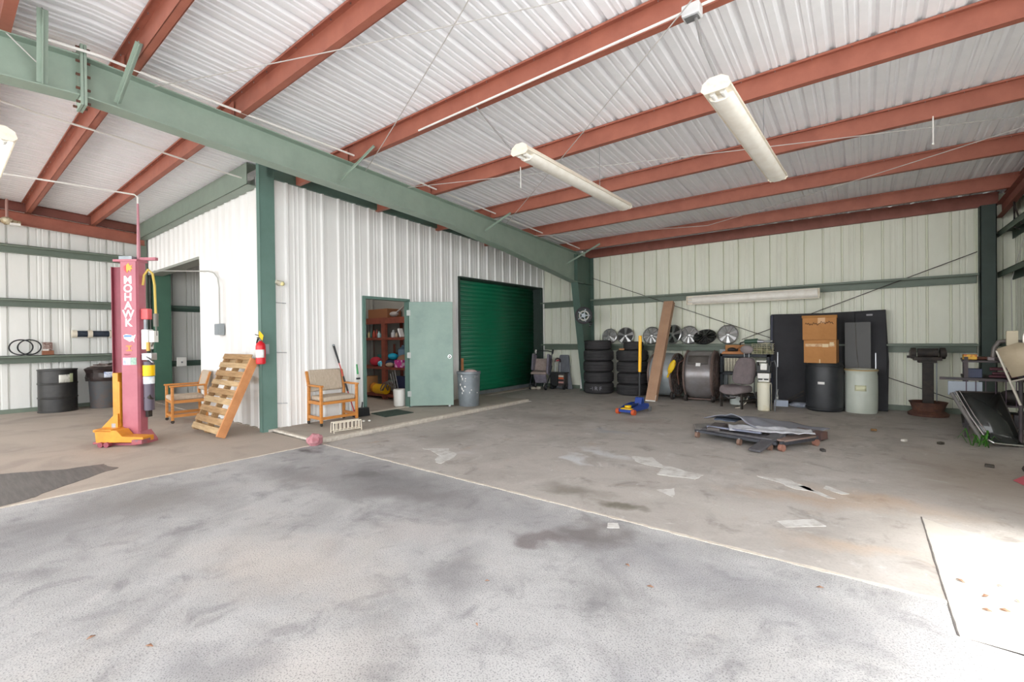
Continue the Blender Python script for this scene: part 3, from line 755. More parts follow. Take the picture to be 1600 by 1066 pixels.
q.build('scrap', mat('scrap_metal', '#7a716b', .5, .5, '#4d3d36', 9, .4, .6), d2)
def hoop(lb, c, r):
    o = MB().tube([(c[0] + .02 * sin(3 * t), c[1] + r * cos(t), c[2] + r * .92 * sin(t) + r * .92) for t in [2 * pi * i / 40 for i in range(40)]], .012, 8, True).build('drive_belt', blackp)
    tag(o, lb, 'belt', 'black hoops on the left girt')
hoop('thin black hoop standing on left wall girt, nearer the window edge', (XL + .13, 1.12, 1.175), .165)
hoop('thin black hoop overlapping behind, nearer the little carton', (XL + .09, 1.24, 1.175), .165)
cb = thing('small_carton', 'small open brown carton on lowest left wall girt', 'carton', (XL + .12, 1.50, 1.16))
MB().box((0, 0, .045), (.10, .17, .09)).build('tray', mat('brown_carton', '#8a5a42', .8), cb, bevel=.003)
MB().box((-.03, 0, .18), (.01, .15, .17), Matrix.Rotation(R(-8), 3, 'Y')).build('flap', mat('carton_print', '#a99a92', .8, 0, '#7a5f55', 22, .45, .55), cb)
MB().box((.02, -.03, .10), (.05, .08, .03)).build('paper', white_p, cb)
pt = thing('wall_tube', 'dark blue tube with cream collars mounted on left wall', 'tube', (XL + .10, 2.24, 1.60))
MB().cyl((0, -.32, 0), (0, .33, 0), .068, n=20).build('tube', mat('navy_tube', '#2f3a4a', .5, 0, '#222a36', 20, .4, .6), pt)
for y in (-.33, -.08, .28):
    MB().cyl((0, y - .04, 0), (0, y + .04, 0), .085, n=20).build('collar', cream, pt)
MB().b2((-.11, -.3, -.02), (-.05, -.26, .02)).b2((-.11, .2, -.02), (-.05, .24, .02)).build('bracket', steel, pt)
wf = thing('wall_floodlight', 'corroded white lamp on pipe arm hanging from the red rafter at left edge', 'lamp', (XL + .55, .93, 3.78))
MB().cyl((0, 0, .02), (0, 0, .42), .022).build('arm', mat('pink_pipe', '#a8847c', .6), wf)
MB().ball((0, 0, 0), .09, d=(1.1, 1.1, .8)).cyl((0, -.04, -.02), (0, .18, -.02), .06, .04).build('body', mat('corroded_metal', '#9c8462', .6, .3, '#d8d2b8', 14, .4, .6), wf)
MB().box((.05, .10, -.07), (.16, .14, .04)).build('reflector', white_p, wf)
MB().tube([(0, -.05, 0), (.05, -.2, -.05), (.0, -.3, .02), (.06, -.4, 0)], .02).build('wiring', rust, wf)

# vehicle lift post
lp = thing('lift_post', 'maroon two-post lift column lettered MOHAWK with yellow arm folded at base', 'vehicle lift', (-8.07, 1.76, 0), R(38))
LM = MB().b2((-.115, -.09, .06), (.095, -.082, 2.52)).build('front_plate', lift_red, lp, smooth=0)
MB().prism([(.095, -.09), (.112, -.06), (.112, .05), (.095, .08), (.088, .08), (.104, .045), (.104, -.055), (.09, -.082)], .06, 2.52, lambda u, v, w: (u, v, w)).build('side_plate', lift_red, lp, smooth=0)
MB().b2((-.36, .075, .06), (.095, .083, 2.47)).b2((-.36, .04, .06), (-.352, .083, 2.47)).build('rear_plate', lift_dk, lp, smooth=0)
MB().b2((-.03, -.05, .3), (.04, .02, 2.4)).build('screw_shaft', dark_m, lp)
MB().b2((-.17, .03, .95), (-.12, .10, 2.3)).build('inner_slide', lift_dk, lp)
MB().b2((-.21, -.10, 2.52), (.12, .09, 2.55)).b2((.08, .0, 2.55), (.30, .05, 2.59)).build('top_plate', lift_red, lp)
MB().b2((-.16, -.06, 2.55), (.02, .06, 2.60)).build('pulley_cover', galv, lp)
MB().cyl((.045, .03, 2.5), (.045, .03, 3.35), .024, .012, 12).build('riser_pipe', mat('riser_pink', '#b9808a', .5), lp)
MB().tube([(.045, .03, 3.3), (.045, .03, 3.44), (.02, .0, 3.47), (-.40, -.52, 3.45), (-.85, -1.08, 3.42), (-1.3, -1.65, 3.42)], .011, 8).build('overhead_pipe', wht, lp)
# base and yellow arm
MB().prism([(-.20, -.20), (.16, -.20), (.22, -.05), (.22, .10), (.12, .18), (-.22, .18)], 0, .035, lambda u, v, w: (u, v, w)).build('base_plate', lift_red, lp, bevel=.004)
MB().prism([(.095, .035), (.20, .035), (.11, .16), (.095, .16)], -.08, .12, lambda u, v, w: (u, w, v)).build('base_gusset', lift_red, lp, smooth=0)
car = MB().b2((-.25, -.09, .12), (-.175, .0, .98)).b2((-.16, -.11, .12), (-.135, -.02, .86)).build('carriage', yellow_m, lp, bevel=.004)
arm = MB()
arm.prism([(-.30, .06), (.02, .06), (.33, .06), (.33, .13), (.05, .14), (-.02, .22), (-.32, .24)], -.30, -.11, lambda u, v, w: (u, w, v))
arm.b2((-.34, -.30, .20), (-.10, .02, .235))
arm.build('lift_arm', yellow_m, lp, bevel=.005)
MB().prism([(-.36, .235), (-.14, .235), (-.14, .42), (-.18, .42)], -.14, -.12, lambda u, v, w: (u, w, v)).build('arm_gusset', yellow_m, lp, smooth=0)
MB().cyl((-.20, -.10, .235), (-.20, -.10, .29), .05, n=16).build('pivot_pin', steel, lp)
MB().b2((.20, -.33, .04), (.34, -.18, .10)).b2((-.38, -.26, .03), (-.28, -.16, .06)).build('arm_pad', mat('worn_red', '#a8545a', .6, 0, '#77616a', 12, .4, .6), lp, bevel=.006)
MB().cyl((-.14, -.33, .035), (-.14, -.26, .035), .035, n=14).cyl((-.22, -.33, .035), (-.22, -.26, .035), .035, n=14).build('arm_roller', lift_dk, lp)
wt_m = mat('decal_white', '#f2f0ee', .5)
for k, chh in enumerate('MOHAWK'):
    text('letter', chh, .150, wt_m, LM, (-.012, -.092, 2.26 - k * .118), (R(90), 0, 0), .001, bold=.004)
# decals: yellow swirl emblem, map outline, small orange and blue stickers
def decal(poly, m, name='decal'):
    return MB().prism(poly, -.094, -.0905, lambda u, v, w: (u, w, v)).build(name, m, lp, smooth=0)
decal([(-.03, 2.47), (0, 2.50), (.02, 2.46), (.055, 2.47), (.035, 2.44), (.06, 2.42), (.03, 2.41), (.035, 2.38), (.0, 2.40), (-.02, 2.36), (-.03, 2.41)], mat('decal_yellow', '#e8a53c', .5))
decal([(-.065, 2.45), (-.035, 2.47), (-.035, 2.41), (-.025, 2.36), (-.06, 2.40)], mat('decal_red', '#d0434a', .5))
decal([(-.085, 1.50), (-.05, 1.515), (.02, 1.505), (.05, 1.49), (.085, 1.51), (.075, 1.47), (.06, 1.44), (.065, 1.40), (.04, 1.425), (.0, 1.41), (-.03, 1.43), (-.075, 1.455)], wt_m)
MB().prism([(-.078, 1.475), (.03, 1.475), (.03, 1.50), (-.07, 1.505)], -.096, -.094, lambda u, v, w: (u, w, v)).build('decal', mat('decal_blue', '#5b86b8', .5), lp, smooth=0)
decal([(-.05, 1.36), (.03, 1.36), (.03, 1.345), (.005, 1.34), (.005, 1.30), (.03, 1.295), (.03, 1.28), (-.05, 1.28), (-.05, 1.295), (-.02, 1.30), (-.02, 1.34), (-.05, 1.345)], mat('decal_orange', '#d9863f', .5))
MB().prism([(-.095, 1.09), (.01, 1.09), (.01, 1.19), (-.095, 1.19)], -.094, -.0905, lambda u, v, w: (u, w, v)).build('decal', mat('decal_lilac', '#9aa5cf', .5, 0, '#d6d2e4', 20, .4, .6), lp, smooth=0)
MB().prism([(.012, 1.09), (.09, 1.09), (.09, 1.19), (.012, 1.19)], -.094, -.0905, lambda u, v, w: (u, w, v)).build('decal', mat('decal_sage', '#a3c0ab', .5, 0, '#86a596', 25, .4, .6), lp, smooth=0)
# power unit bracketed to the right of the post
MB().cyl((-.06, -.11, 1.235), (.26, .02, 1.235), .010, n=8).build('bracket_pipe', lift_red, lp)
PX, PY_ = .185, .0
tank = MB().cyl((PX, PY_, .42 + .03), (PX, PY_, 1.13), .062, n=20).build('oil_tank', mat('aubergine', '#57505e', .35), lp)
MB().cyl((PX, PY_, .93), (PX, PY_, 1.08), .070, n=20).build('yellow_band', yel, tank)
MB().cyl((PX, PY_, .82), (PX, PY_, .92), .065, n=20).build('tank_label', mat('tank_label_blue', '#b9cfdb', .5, 0, '#ffffff', 20), tank)
MB().b2((PX - .06, PY_ - .05, 1.15), (PX + .08, PY_ + .05, 1.25)).cyl((PX, PY_ - .04, 1.2), (PX + .14, PY_ - .1, 1.12), .012).build('pump_block', steel, lp, bevel=.006)
MB().b2((PX - .055, PY_ - .06, 1.30), (PX + .04, PY_ + .05, 1.58)).build('motor', mat('motor_white', '#dcdcdc', .4), lp, bevel=.012)
MB().b2((PX + .05, PY_ - .05, 1.40), (PX + .12, PY_ + .03, 1.56)).build('switch_box', white_p, lp, bevel=.004)
MB().b2((PX + .02, PY_ - .065, 1.28), (PX + .055, PY_ - .04, 1.40)).build('tag', mat('amber_tag', '#c89a3c', .5), lp)
MB().b2((PX - .045, PY_ - .02, 1.55), (PX - .015, PY_ + .01, 1.72)).build('gauge_stem', galv, lp)
MB().b2((PX - .07, PY_ - .04, 1.72), (PX + .03, PY_ + .04, 1.87)).build('red_cap', mat('coral_red', '#d95a5c', .45), lp, bevel=.008)
hose_ = MB().tube([(.12, .0, 2.20), (.14, .0, 2.34), (.20, 0, 2.42), (.26, 0, 2.36), (.285, 0, 2.2), (.295, 0, 1.8)], .015, 8).build('air_hose', mat('hose_yellow', '#cdb054', .5), lp)
MB().cyl((.295, 0, 1.80), (.295, 0, 1.62), .03).tube([(.295, 0, 1.64), (.30, 0, 1.50), (.27, 0, 1.42), (.23, 0, 1.34)], .010).build('hose_coupler', mat('coupler_grey', '#6d6a62', .5), hose_)
MB().b2((.13, .0, .35), (.17, .07, .75)).cyl((.16, -.02, .62), (.24, -.02, .64), .04).build('valve_box', dark_m, lp)

# oak armchairs
def armchair(lb, loc, rz, W, D):
    """faces -Y; W wide, D deep"""
    t = thing('armchair', lb, 'chair', loc, rz, 'oak armchairs with beige cushions')
    w = W / 2; d = D / 2; s = .042
    for sx in (-1, 1):
        lg = [MB().b2((sx * w - s / 2, -d - s / 2, .05), (sx * w + s / 2, -d + s / 2, .64)).build('leg', oak, t, bevel=.008)]
        lg.append(MB().beam((sx * w, d, .05), (sx * w, d - .02, .62), s, s, (0, 1, 0)).beam((sx * w, d - .02, .60), (sx * w, d + .06, .86), s, .035, (0, 1, 0)).build('leg', oak, t, bevel=.008))
        MB().b2((sx * w - .03, -d - .04, .62), (sx * w + .03, d, .65)).build('armrest', oak, t, bevel=.012)
        MB().b2((sx * w - .015, -d, .10), (sx * w + .015, d, .15)).build('floor_rail', oak, t, bevel=.004)
        MB().b2((sx * w - .015, -d, .34), (sx * w + .015, d, .39)).build('seat_rail', oak, t, bevel=.004)
        for y, lq in ((-d, lg[0]), (d - .0, lg[1])):
            MB().cyl((sx * w - .012, y, .028), (sx * w + .012, y, .028), .027, n=14).cyl((sx * w, y, .03), (sx * w, y, .06), .010).build('caster', dark_m, lq)
    MB().b2((-w, -d - .012, .10), (w, -d + .012, .145)).build('front_stretcher', oak, t, bevel=.004)
    MB().b2((-w, -d - .012, .34), (w, -d + .012, .385)).b2((-w, d - .02, .34), (w, d, .38)).build('seat_rail', oak, t, bevel=.004)
    MB().b2((-w + .03, -d - .02, .385), (w - .03, d - .03, .465)).build('seat', fabric, t, bevel=.025)
    MB().box((0, d + .025, .70), (W - .04, .055, .36), Matrix.Rotation(R(-13), 3, 'X')).build('backrest', fabric, t, bevel=.022)
    return t
armchair('oak armchair with beige cushions between lift post and pallet', (-9.57, 2.80, 0), R(-6), .50, .50)
armchair('oak armchair with striped beige cushions against the white office wall', (-6.99, 4.10, .03), R(88), .62, .42)

# pallet leaning on the wall
pal = thing('wooden_pallet', 'weathered wooden pallet leaning on the white wall below the extinguisher', 'pallet', (-7.84, 2.60, .0), 0)
Lp = 1.19; an = atan2(1.09, .47)
pf = lambda x, s, h: (x, s * cos(an) - h * sin(an), s * sin(an) + h * cos(an))
def pboard(x0, x1, s0, s1, h0, h1, m, name):
    return MB().add([pf(x, s, h) for h in (h0, h1) for s in (s0, s1) for x in (x0, x1)], [(0, 2, 3, 1), (4, 5, 7, 6), (0, 1, 5, 4), (2, 6, 7, 3), (0, 4, 6, 2), (1, 3, 7, 5)]).build(name, m, pal, bevel=.002)
pine_b = mat('pallet_pine_pale', '#c9ad84', .75, 0, '#a88a62', 4, .35, .7, stretch=(1, 8, 8))
for k in range(9):
    s = .02 + k * .1435
    if k == 1: pboard(-.53, .51, s - .02, s + .075, .10, .116, pine, 'deck_board'); continue
    pboard(-.53, .51, s, s + .085 + rnd.uniform(-.008, .008), .10, .116, (pine, pine_b)[k % 2 if k else 1], 'deck_board')
for x in (-.52, -.02): pboard(x, x + .04, 0, Lp, .016, .10, pine, 'stringer')
o = pboard(.50, .54, -.01, Lp + .01, .0, .118, pine_o, 'stringer'); o['label'] = 'orange-brown side stringer'
for k in range(5):
    s = .02 + k * .275
    pboard(-.53, .51, s, s + .10, 0, .016, pine_b, 'bottom_board')
pal.rotation_euler = (0, 0, R(0))

# extinguisher with yellow tag
ex = thing('fire_extinguisher', 'red fire extinguisher with yellow tag on the green corner post', 'fire extinguisher', (-7.175, YA - .14, 1.05))
MB().lathe([(.05, 0), (.066, .01), (.068, .03), (.068, .27), (.058, .31), (.03, .335), (.02, .35)], 24).build('cylinder', redp, ex)
curved_label(ex, .0695, -100, 20, .10, .22, wt_m, 'label_sheet')
MB().lathe([(.018, .345), (.022, .36), (.018, .385)], 14).box((.0, .0, .40), (.022, .10, .018)).box((.0, -.02, .43), (.02, .12, .012), Matrix.Rotation(R(-18), 3, 'X')).build('valve_handle', mat('grey_valve', '#6b6b69', .4, .6), ex)
MB().tube([(-.02, 0, .375), (-.07, -.01, .38), (-.10, -.01, .33), (-.105, 0, .22), (-.09, 0, .16)], .012, 8).build('hose', blackp, ex)
MB().box((.06, -.02, .43), (.15, .004, .085), Matrix.Rotation(R(28), 3, 'Y')).build('service_tag', yel, ex)
MB().b2((-.02, .06, .15), (.02, .115, .30)).build('bracket', galv, ex)

# electrical box and conduit on face A
eb = thing('switch_box', 'small grey electrical box on the white wall left of the pallet', 'electrical box', (-8.90, YA - .085, 1.61))
MB().box((0, 0, 0), (.20, .09, .20)).build('box', mat('box_grey', '#9ba3a6', .5), eb, bevel=.006)
MB().box((0, -.048, 0), (.17, .008, .17)).build('cover', mat('box_grey2', '#8e979b', .5), eb, bevel=.003)
wire('conduit', 'thin grey conduit bending from left opening down to the switch box', [(-12.7, YA - .06, 3.02), (-9.40, YA - .07, 2.68), (-9.15, YA - .07, 2.62), (-8.99, YA - .07, 2.52), (-8.93, YA - .07, 2.35), (-8.93, YA - .07, 1.70)], .011, mat('conduit_grey', '#b4b5b0', .5), 'conduit', k=3)
# lamp and cable on corner B
cl = thing('corner_lamp', 'small corroded photocell lamp on the wall beside green corner post', 'lamp', (XB + .06, 3.37, 2.30))
MB().cyl((-.04, 0, .0), (.03, 0, .0), .035, n=14).cyl((.03, -.07, .02), (.03, .04, 0), .028, .035, n=14).build('body', mat('photo_body', '#c9c4b2', .5), cl)
MB().ball((.05, .02, -.01), .032).build('lens', mat('amber_glass', '#e7dca2', .2), cl)
wire('wall_cable', 'thin white cable running down the wall beside the corner post', [(XB + .05, 3.40, 2.26), (XB + .05, 3.40, 1.0), (XB + .05, 3.385, .06)], .006, wht)
for z, k in ((2.0, 'top'), (1.22, 'middle'), (.42, 'bottom')):
    tag(MB().cyl((XB + .03, 3.31, z), (XB + .07, 3.46, z - .01), .007, n=6).build('cable_clip', steel), k + ' steel clip of the cable beside the corner post', 'clip')

# tools against office wall
tl = thing('long_handled_tool', 'black and red long handled tool leaning behind right side of armchair', 'tool', (0, 0, 0))
a = V((-7.17, 4.20, 1.31)); b = V((-6.98, 4.53, .03)); a = V((-7.23, 4.27, 1.31)); 
MB().cyl(a, a.lerp(b, .24), .018, .016).build('grip', blackp, tl)
MB().cyl(a.lerp(b, .42), a.lerp(b, .62), .016).build('grip', blackp, tl)
MB().cyl(a.lerp(b, .0), b, .011).build('shaft', mat('tool_red', '#b93a3a', .4), tl)
MB().ball(a, .022).build('end_cap', galv, tl)
gs = thing('pick_up_stick', 'white stick with green grip leaning on wall beside the door', 'tool', (0, 0, 0))
MB().cyl((-7.22, 4.80, .06), (-7.24, 4.74, .80), .009).build('shaft', white_p, gs)
MB().cyl((-7.24, 4.74, .78), (-7.245, 4.725, .96), .017, .013).build('grip', mat('grip_green', '#3f9a5b', .5), gs)
MB().box((-7.235, 4.745, .70), (.04, .06, .03)).build('collar', blackp, gs)
dp = thing('dustpan', 'black dustpan standing on the floor left of the door', 'dustpan', (-7.12, 4.72, .03), R(80))
MB().prism([(-.15, 0), (.15, 0), (.11, .16), (-.11, .16)], -.05, .05, lambda u, v, w: (u, w - v * .3, v)).build('pan', blackp, dp, bevel=.01)
MB().cyl((0, -.03, .14), (0, -.06, .26), .012).build('handle', blackp, dp)

# white wire rack on the apron
wr = thing('wire_rack', 'low cream wire rack on floor in front of the armchair', 'rack', (-6.17, 3.83, .03), R(90 - 9))
g = MB()
for y in (-.07, .05): g.tube([(-.21, y, 0), (-.21, y * .8, .15), (.21, y * .8, .15), (.21, y, 0)], .009, 8)
g.build('frame', cream, wr)
for k in range(7):
    x = -.18 + k * .06
    MB().tube([(x, -.06, .03), (x, -.058, .15), (x, .04, .155), (x, .045, .03)], .006, 6).build('wire', cream, wr)
MB().cyl((-.20, -.062, .03), (.20, -.062, .03), .006).cyl((-.20, .045, .03), (.20, .045, .03), .006).build('lower_rail', cream, wr)

pk = thing('pink_rag', 'crumpled pink cloth bundle on the curb corner', 'cloth', (-5.80, 3.14, .07))
rows = MB().ball((0, 0, 0), .09, 16, 10, (1, 1.1, .95))
rows.v = [tuple(V(p) * (1 + .35 * noise.noise(V(p) * 22))) for p in rows.v]
rows.v = [(x, y, max(z, -.07)) for x, y, z in rows.v]
rows.build('bundle', mat('pink_cloth', '#b88489', .9, 0, '#a56a70', 20, .4, .6), pk, smooth=30)

tag(MB().prism([(-7.20, 4.98), (-6.66, 4.90), (-6.62, 5.50), (-7.20, 5.56)], .031, .043, lambda u, v, w: (u, v, w)).build('door_mat', mat('mat_green', '#3c4e44', .95, 0, '#2f3d36', 30, .4, .6, bump=.4), bevel=.003), 'dark green rubber mat in front of the open door', 'mat')
for k, (x, y) in enumerate(((-6.60, 4.42), (-6.55, 4.50))):
    tag(MB().ball((x, y, .045), .022, 8, 6, (1.3, 1, .6)).build('paper_scrap', white_p), ('small white scrap on apron left of the mat', 'small white scrap on apron nearest the mat')[k], 'litter')

# grey trash can
tc = thing('trash_can', 'paint-spattered grey metal trash can between door and roller door', 'bin', (-6.42, 6.78, .03))
r_ = .235
pf_ = [(r_ * .86, 0), (r_ * .88, .02), (r_ * .95, .35), (r_, .64), (r_ * 1.05, .65), (r_ * 1.05, .70), (r_ * .98, .70), (r_ * .93, .35), (r_ * .84, .03), (.01, .03)]
MB().lathe(pf_, 36).build('body', mat('can_grey', '#868e93', .45, .3, '#747b80', 5, .35, .7), tc)
sp_ = MB()
for k in range(14):
    a = rnd.uniform(-110, 10); z = rnd.uniform(.25, .60); w = rnd.uniform(3, 9); h = rnd.uniform(.015, .05)
    rr = r_ * (.875 + .12 * z / .64) + .006
    sp_.loft([[(rr * cos(R(a + w * i / 3)), rr * sin(R(a + w * i / 3)), zz) for i in range(4)] for zz in (z, z + h)])
sp_.build('paint_spatter', wt_m, tc, solid=.002)['kind'] = 'stuff'
MB().tube([(r_ * cos(R(t)) * 1.04, r_ * sin(R(t)) * 1.04, .60) for t in (-30, -28, -15, -2, 0)], .012).build('handle', galv, tc)
MB().ball((.02, .04, .69), .11, 12, 8, (1.3, 1, .45)).build('rag', mat('rag_pink', '#c3b0ac', .9, 0, '#a98f8c', 12), tc)

# ---------------------------------------------------------------- along the back wall
# tyres
def make_tyre(label, r, w, group):
    t = thing('tyre', label, 'tyre', (0, 0, 0), 0, group)
    h = w / 2
    prof = [(r * .62, -h * .82), (r * .70, -h), (r * .86, -h * .98), (r * .965, -h * .80), (r, -h * .5), (r, -h * .30), (r * .975, -h * .28), (r * .975, -h * .22), (r, -h * .20),
            (r, h * .20), (r * .975, h * .22), (r * .975, h * .28), (r, h * .30), (r, h * .5), (r * .965, h * .80), (r * .86, h * .98), (r * .70, h), (r * .62, h * .82), (r * .66, h * .6), (r * .90, 0), (r * .66, -h * .6)]
    MB().ring(prof, 44).build('tread', rubber, t, smooth=28)
    b = MB()
    for z in (-h * .84, h * .84): b.ring([(r * .60, z - .008), (r * .63, z - .008), (r * .63, z + .008), (r * .60, z + .008)], 36)
    b.build('bead', mat('bead_grey', '#4a494b', .7), t)
    return t
names = ['bottom', 'second from bottom', 'middle', 'second from top', 'top']
big = None
for k in range(5):
    lb = {0: 'bottom tyre of the left stack with chalk letters', 1: 'second tyre up in the left stack', 2: 'middle tyre of the left stack', 3: 'fourth tyre up in the left stack', 4: 'topmost tyre of the left stack, a bit smaller'}[k]
    if big is None: big = make_tyre(lb, .375, .268, 'tyres in the left stack'); t = big; t.location = (-5.305, 10.35, .136)
    elif k < 4: t = dup(big, (-5.305 + rnd.uniform(-.006, .012), 10.35, .136 + .27 * k), rnd.uniform(0, 3), lb, 'tyres in the left stack')
    else: t = make_tyre(lb, .335, .235, 'tyres in the left stack'); t.location = (-5.32, 10.36, .136 + .27 * 3 + .136 + .12)
    if k == 0:
        for j, ch_ in enumerate('RF'):
            a = R(-72 + j * 16)
            text('chalk_letter', ch_, .13, mat('chalk', '#9d9da3', .9), t, (.381 * cos(a), .381 * sin(a), 0), (R(90), 0, a + R(90)), .001)
        MB().tube([(.378 * cos(R(a_)), .378 * sin(R(a_)), z_) for a_, z_ in ((-96, 0), (-92, .0), (-88, .0), (-86, .045), (-85, -.045))], .004, 5).build('chalk_mark', MATS['chalk'], t)
for k in range(4):
    lb = ['bottom tyre of the right stack', 'second tyre up in the right stack', 'third tyre up in the right stack', 'fourth tyre up in the right stack, under the small one'][k]
    dup(big, (-4.45 + rnd.uniform(-.015, .015), 10.45, .136 + .27 * k), rnd.uniform(0, 3), lb, 'tyres in the right stack')
# remove copied chalk marks from copies
for o in list(bpy.data.objects):
    if o.name.startswith('chalk_') and o.parent and o.parent is not big: bpy.data.objects.remove(o)
t = make_tyre('small tyre on top of the right stack behind the jack handle', .235, .20, 'tyres in the right stack'); t.location = (-4.40, 10.42, .136 + .27 * 3 + .136 + .102)
tag(MB().box((-4.62, 10.24, 1.10), (.12, .08, .035), Matrix.Rotation(.3, 3, 'Z')).build('wood_offcut', pine_o, bevel=.004), 'small wooden offcut on the right tyre stack', 'wood')

# long carton leaning on the upper girt
lc = thing('long_carton', 'tall narrow brown carton leaning against the back wall', 'carton', (-3.66, 9.54, 0))
d_ = V((.05, 1.07, 2.20)); 
q = MB(); q.beam((0, .05, .0), V((0, .05, 0)) + d_, .225, .12, (0, 0, 1)); q.build('carton', card2, lc, bevel=.004)
q = MB(); q.beam(V((0, -.012, .0)) + d_ * .0, V((0, -.012, 0)) + d_ * .06, .228, .004); q.build('white_tape', white_p, lc)
q = MB(); q.beam(V((-.0, -.016, -.0)) + d_ * .10, V((.0, -.016, 0)) + d_ * .92, .004, .002); q.build('seam', card, lc)

# floor jack
fj = thing('floor_jack', 'blue floor jack with tall yellow and black handle', 'jack', (-3.37, 7.98, 0), R(-6))
for s in (-1, 1):
    MB().prism([(-.32, .05), (-.34, .09), (-.10, .15), (.14, .17), (.30, .15), (.33, .08), (.30, .05)], s * .13 - .007, s * .13 + .007, lambda u, v, w: (w, u, v)).build('side_plate', blue_p, fj, bevel=.003)
    MB().cyl((s * .155 - .03, -.30, .05), (s * .155 + .03, -.30, .05), .05, n=20).build('front_wheel', orange_p, fj)
    MB().cyl((s * .15 - .02, .32, .045), (s * .15 + .02, .32, .045), .045, n=18).build('rear_caster', steel, fj)
MB().b2((-.13, -.33, .04), (.13, -.26, .09)).b2((-.13, .12, .05), (.13, .30, .14)).build('cross_member', blue_p, fj, bevel=.004)
MB().beam((0, .10, .13), (0, -.22, .11), .07, .05).build('lift_arm', mat('jack_navy', '#1b2f66', .4), fj)
MB().cyl((0, -.22, .12), (0, -.22, .155), .06, n=18).b2((-.11, -.30, .09), (.11, -.20, .105)).build('saddle', yel, fj)
MB().cyl((0, .0, .10), (0, .16, .13), .035).build('hydraulic_ram', steel, fj)
MB().prism([(.13, .12), (.27, .12), (.24, .26), (.18, .26)], -.07, .07, lambda u, v, w: (w, u, v)).build('handle_socket', blue_p, fj, bevel=.004)
h0 = V((0.0, .20, .20)); h1 = V((.02, .22, 1.42))
MB().cyl(h0, h0.lerp(h1, .45), .019).build('handle_lower', blackp, fj)
MB().cyl(h0.lerp(h1, .44), h1, .030, n=16).build('handle_grip', mat('handle_yellow', '#f0b414', .4), fj)

# hose reel on the column
hr = thing('hose_reel', 'round black hose reel hanging on the green column above left tyre stack', 'hose reel', (-5.49, 9.96, 1.94), R(24))
ax = Matrix.Rotation(R(90), 3, 'X')
MB().ring([(.15, -.05), (.21, -.05), (.215, -.04), (.19, -.03), (.19, .03), (.215, .04), (.21, .05), (.15, .05)], 36, ax=ax).build('reel', blackp, hr)
for k in range(4): MB().ring([(.17 + .008 * (k % 2), -.045 + k * .03 - .012), (.205, -.045 + k * .03 - .012), (.205, -.045 + k * .03 + .012), (.17, -.045 + k * .03 + .012)], 36, ax=ax).build('hose_coil', rubber, hr)
MB().ring([(.095, -.07), (.125, -.075), (.13, -.06), (.095, -.055)], 30, c=(0, 0, 0), ax=Matrix.Rotation(R(90), 3, 'X')).build('inner_rim', mat('rim_white', '#cfccc2', .4), hr)
MB().cyl((0, -.06, 0), (0, .10, 0), .05, n=20).build('hub', galv, hr)
for k in range(5):
    a = 2 * pi * k / 5; MB().beam((.04 * cos(a), -.055, .04 * sin(a)), (.16 * cos(a), -.055, .16 * sin(a)), .02, .012, (0, 1, 0)).build('spoke', galv, hr)
MB().tube([(.12, -.06, -.17), (.16, -.08, -.20), (.20, -.07, -.16), (.17, -.06, -.24), (.13, -.06, -.27)], .014).cyl((.13, -.06, -.20), (.21, -.06, -.20), .03).build('nozzle', blackp, hr)
MB().b2((-.04, .08, -.05), (.04, .40, .05)).build('bracket', green_d, hr)

# grey board behind the cart
gb = thing('grey_board', 'grey warped board leaning on wall between cart and left tyre stack', 'board', (-6.52, 10.72, 0), R(2))
MB().prism([(-.21, 0), (.30, 0), (.20, .35), (.12, .86), (.10, .92), (-.16, .92), (-.20, .80), (-.19, .40)], -.012, .012, lambda u, v, w: (u, w + v * .16 - .10, v)).build('board', mat('board_grey', '#73767c', .7, 0, '#5e6168', 7, .35, .7, stretch=(3, 1, .6)), gb, bevel=.004)
tag(MB().prism([(-.08, 0), (.08, 0), (.03, .55), (-.05, .85)], -.004, .004, lambda u, v, w: (u - 6.02, w + 10.82 + v * .02, v + .01)).build('metal_offcut', white_wall), 'white pointed panel scrap leaning between grey board and tyres', 'panel')

# folded stroller
st = thing('stroller', 'brown and grey baby stroller parked by the roller door', 'stroller', (-7.0, 10.28, 0), R(14))
stm = mat('stroller_brown', '#a89890', .9, 0, '#92837c', 12, .35, .7); stg = mat('stroller_grey', '#837d88', .9, 0, '#6f6a75', 12, .35, .7)
wl = lambda x, y, r, nm='wheel': MB().ring([(r * .62, -.018), (r, -.02), (r * 1.0, .02), (r * .62, .018)], 26, (x, y, r), Matrix.Rotation(R(90), 3, 'Y')).build(nm, blackp, st)
for x, y, r in ((-.24, .14, .11), (.30, .14, .13), (-.20, -.28, .08), (.22, -.28, .08)):
    w_ = wl(x, y, r); MB().cyl((x - .015, y, r), (x + .015, y, r), r * .62, n=20).build('hubcap', mat('hub_silver', '#a9aab0', .35, .6), w_)
for s in (-1, 1):
    MB().tube([(s * .27, .15, .12), (s * .26, .0, .45), (s * .25, .10, .80), (s * .25, .24, 1.02)], .014).tube([(s * .24, -.28, .09), (s * .26, -.05, .35), (s * .25, .16, .62)], .014).build('frame_tube', mat('frame_slate', '#3c4048', .4, .4), st)
    MB().cyl((s * .25, .22, .96), (s * .25, .27, 1.06), .025).build('handle_grip', white_p if s < 0 else blackp, st)
MB().tube([(-.25, .24, 1.0), (-.1, .26, 1.03), (.1, .26, 1.03), (.25, .24, 1.0)], .013).build('handle_bar', blackp, st)
MB().box((0, .08, .66), (.44, .07, .34), Matrix.Rotation(R(-20), 3, 'X')).build('seat_back', stm, st, bevel=.02)
MB().box((0, -.10, .46), (.44, .32, .07), Matrix.Rotation(R(8), 3, 'X')).build('seat', stm, st, bevel=.025)
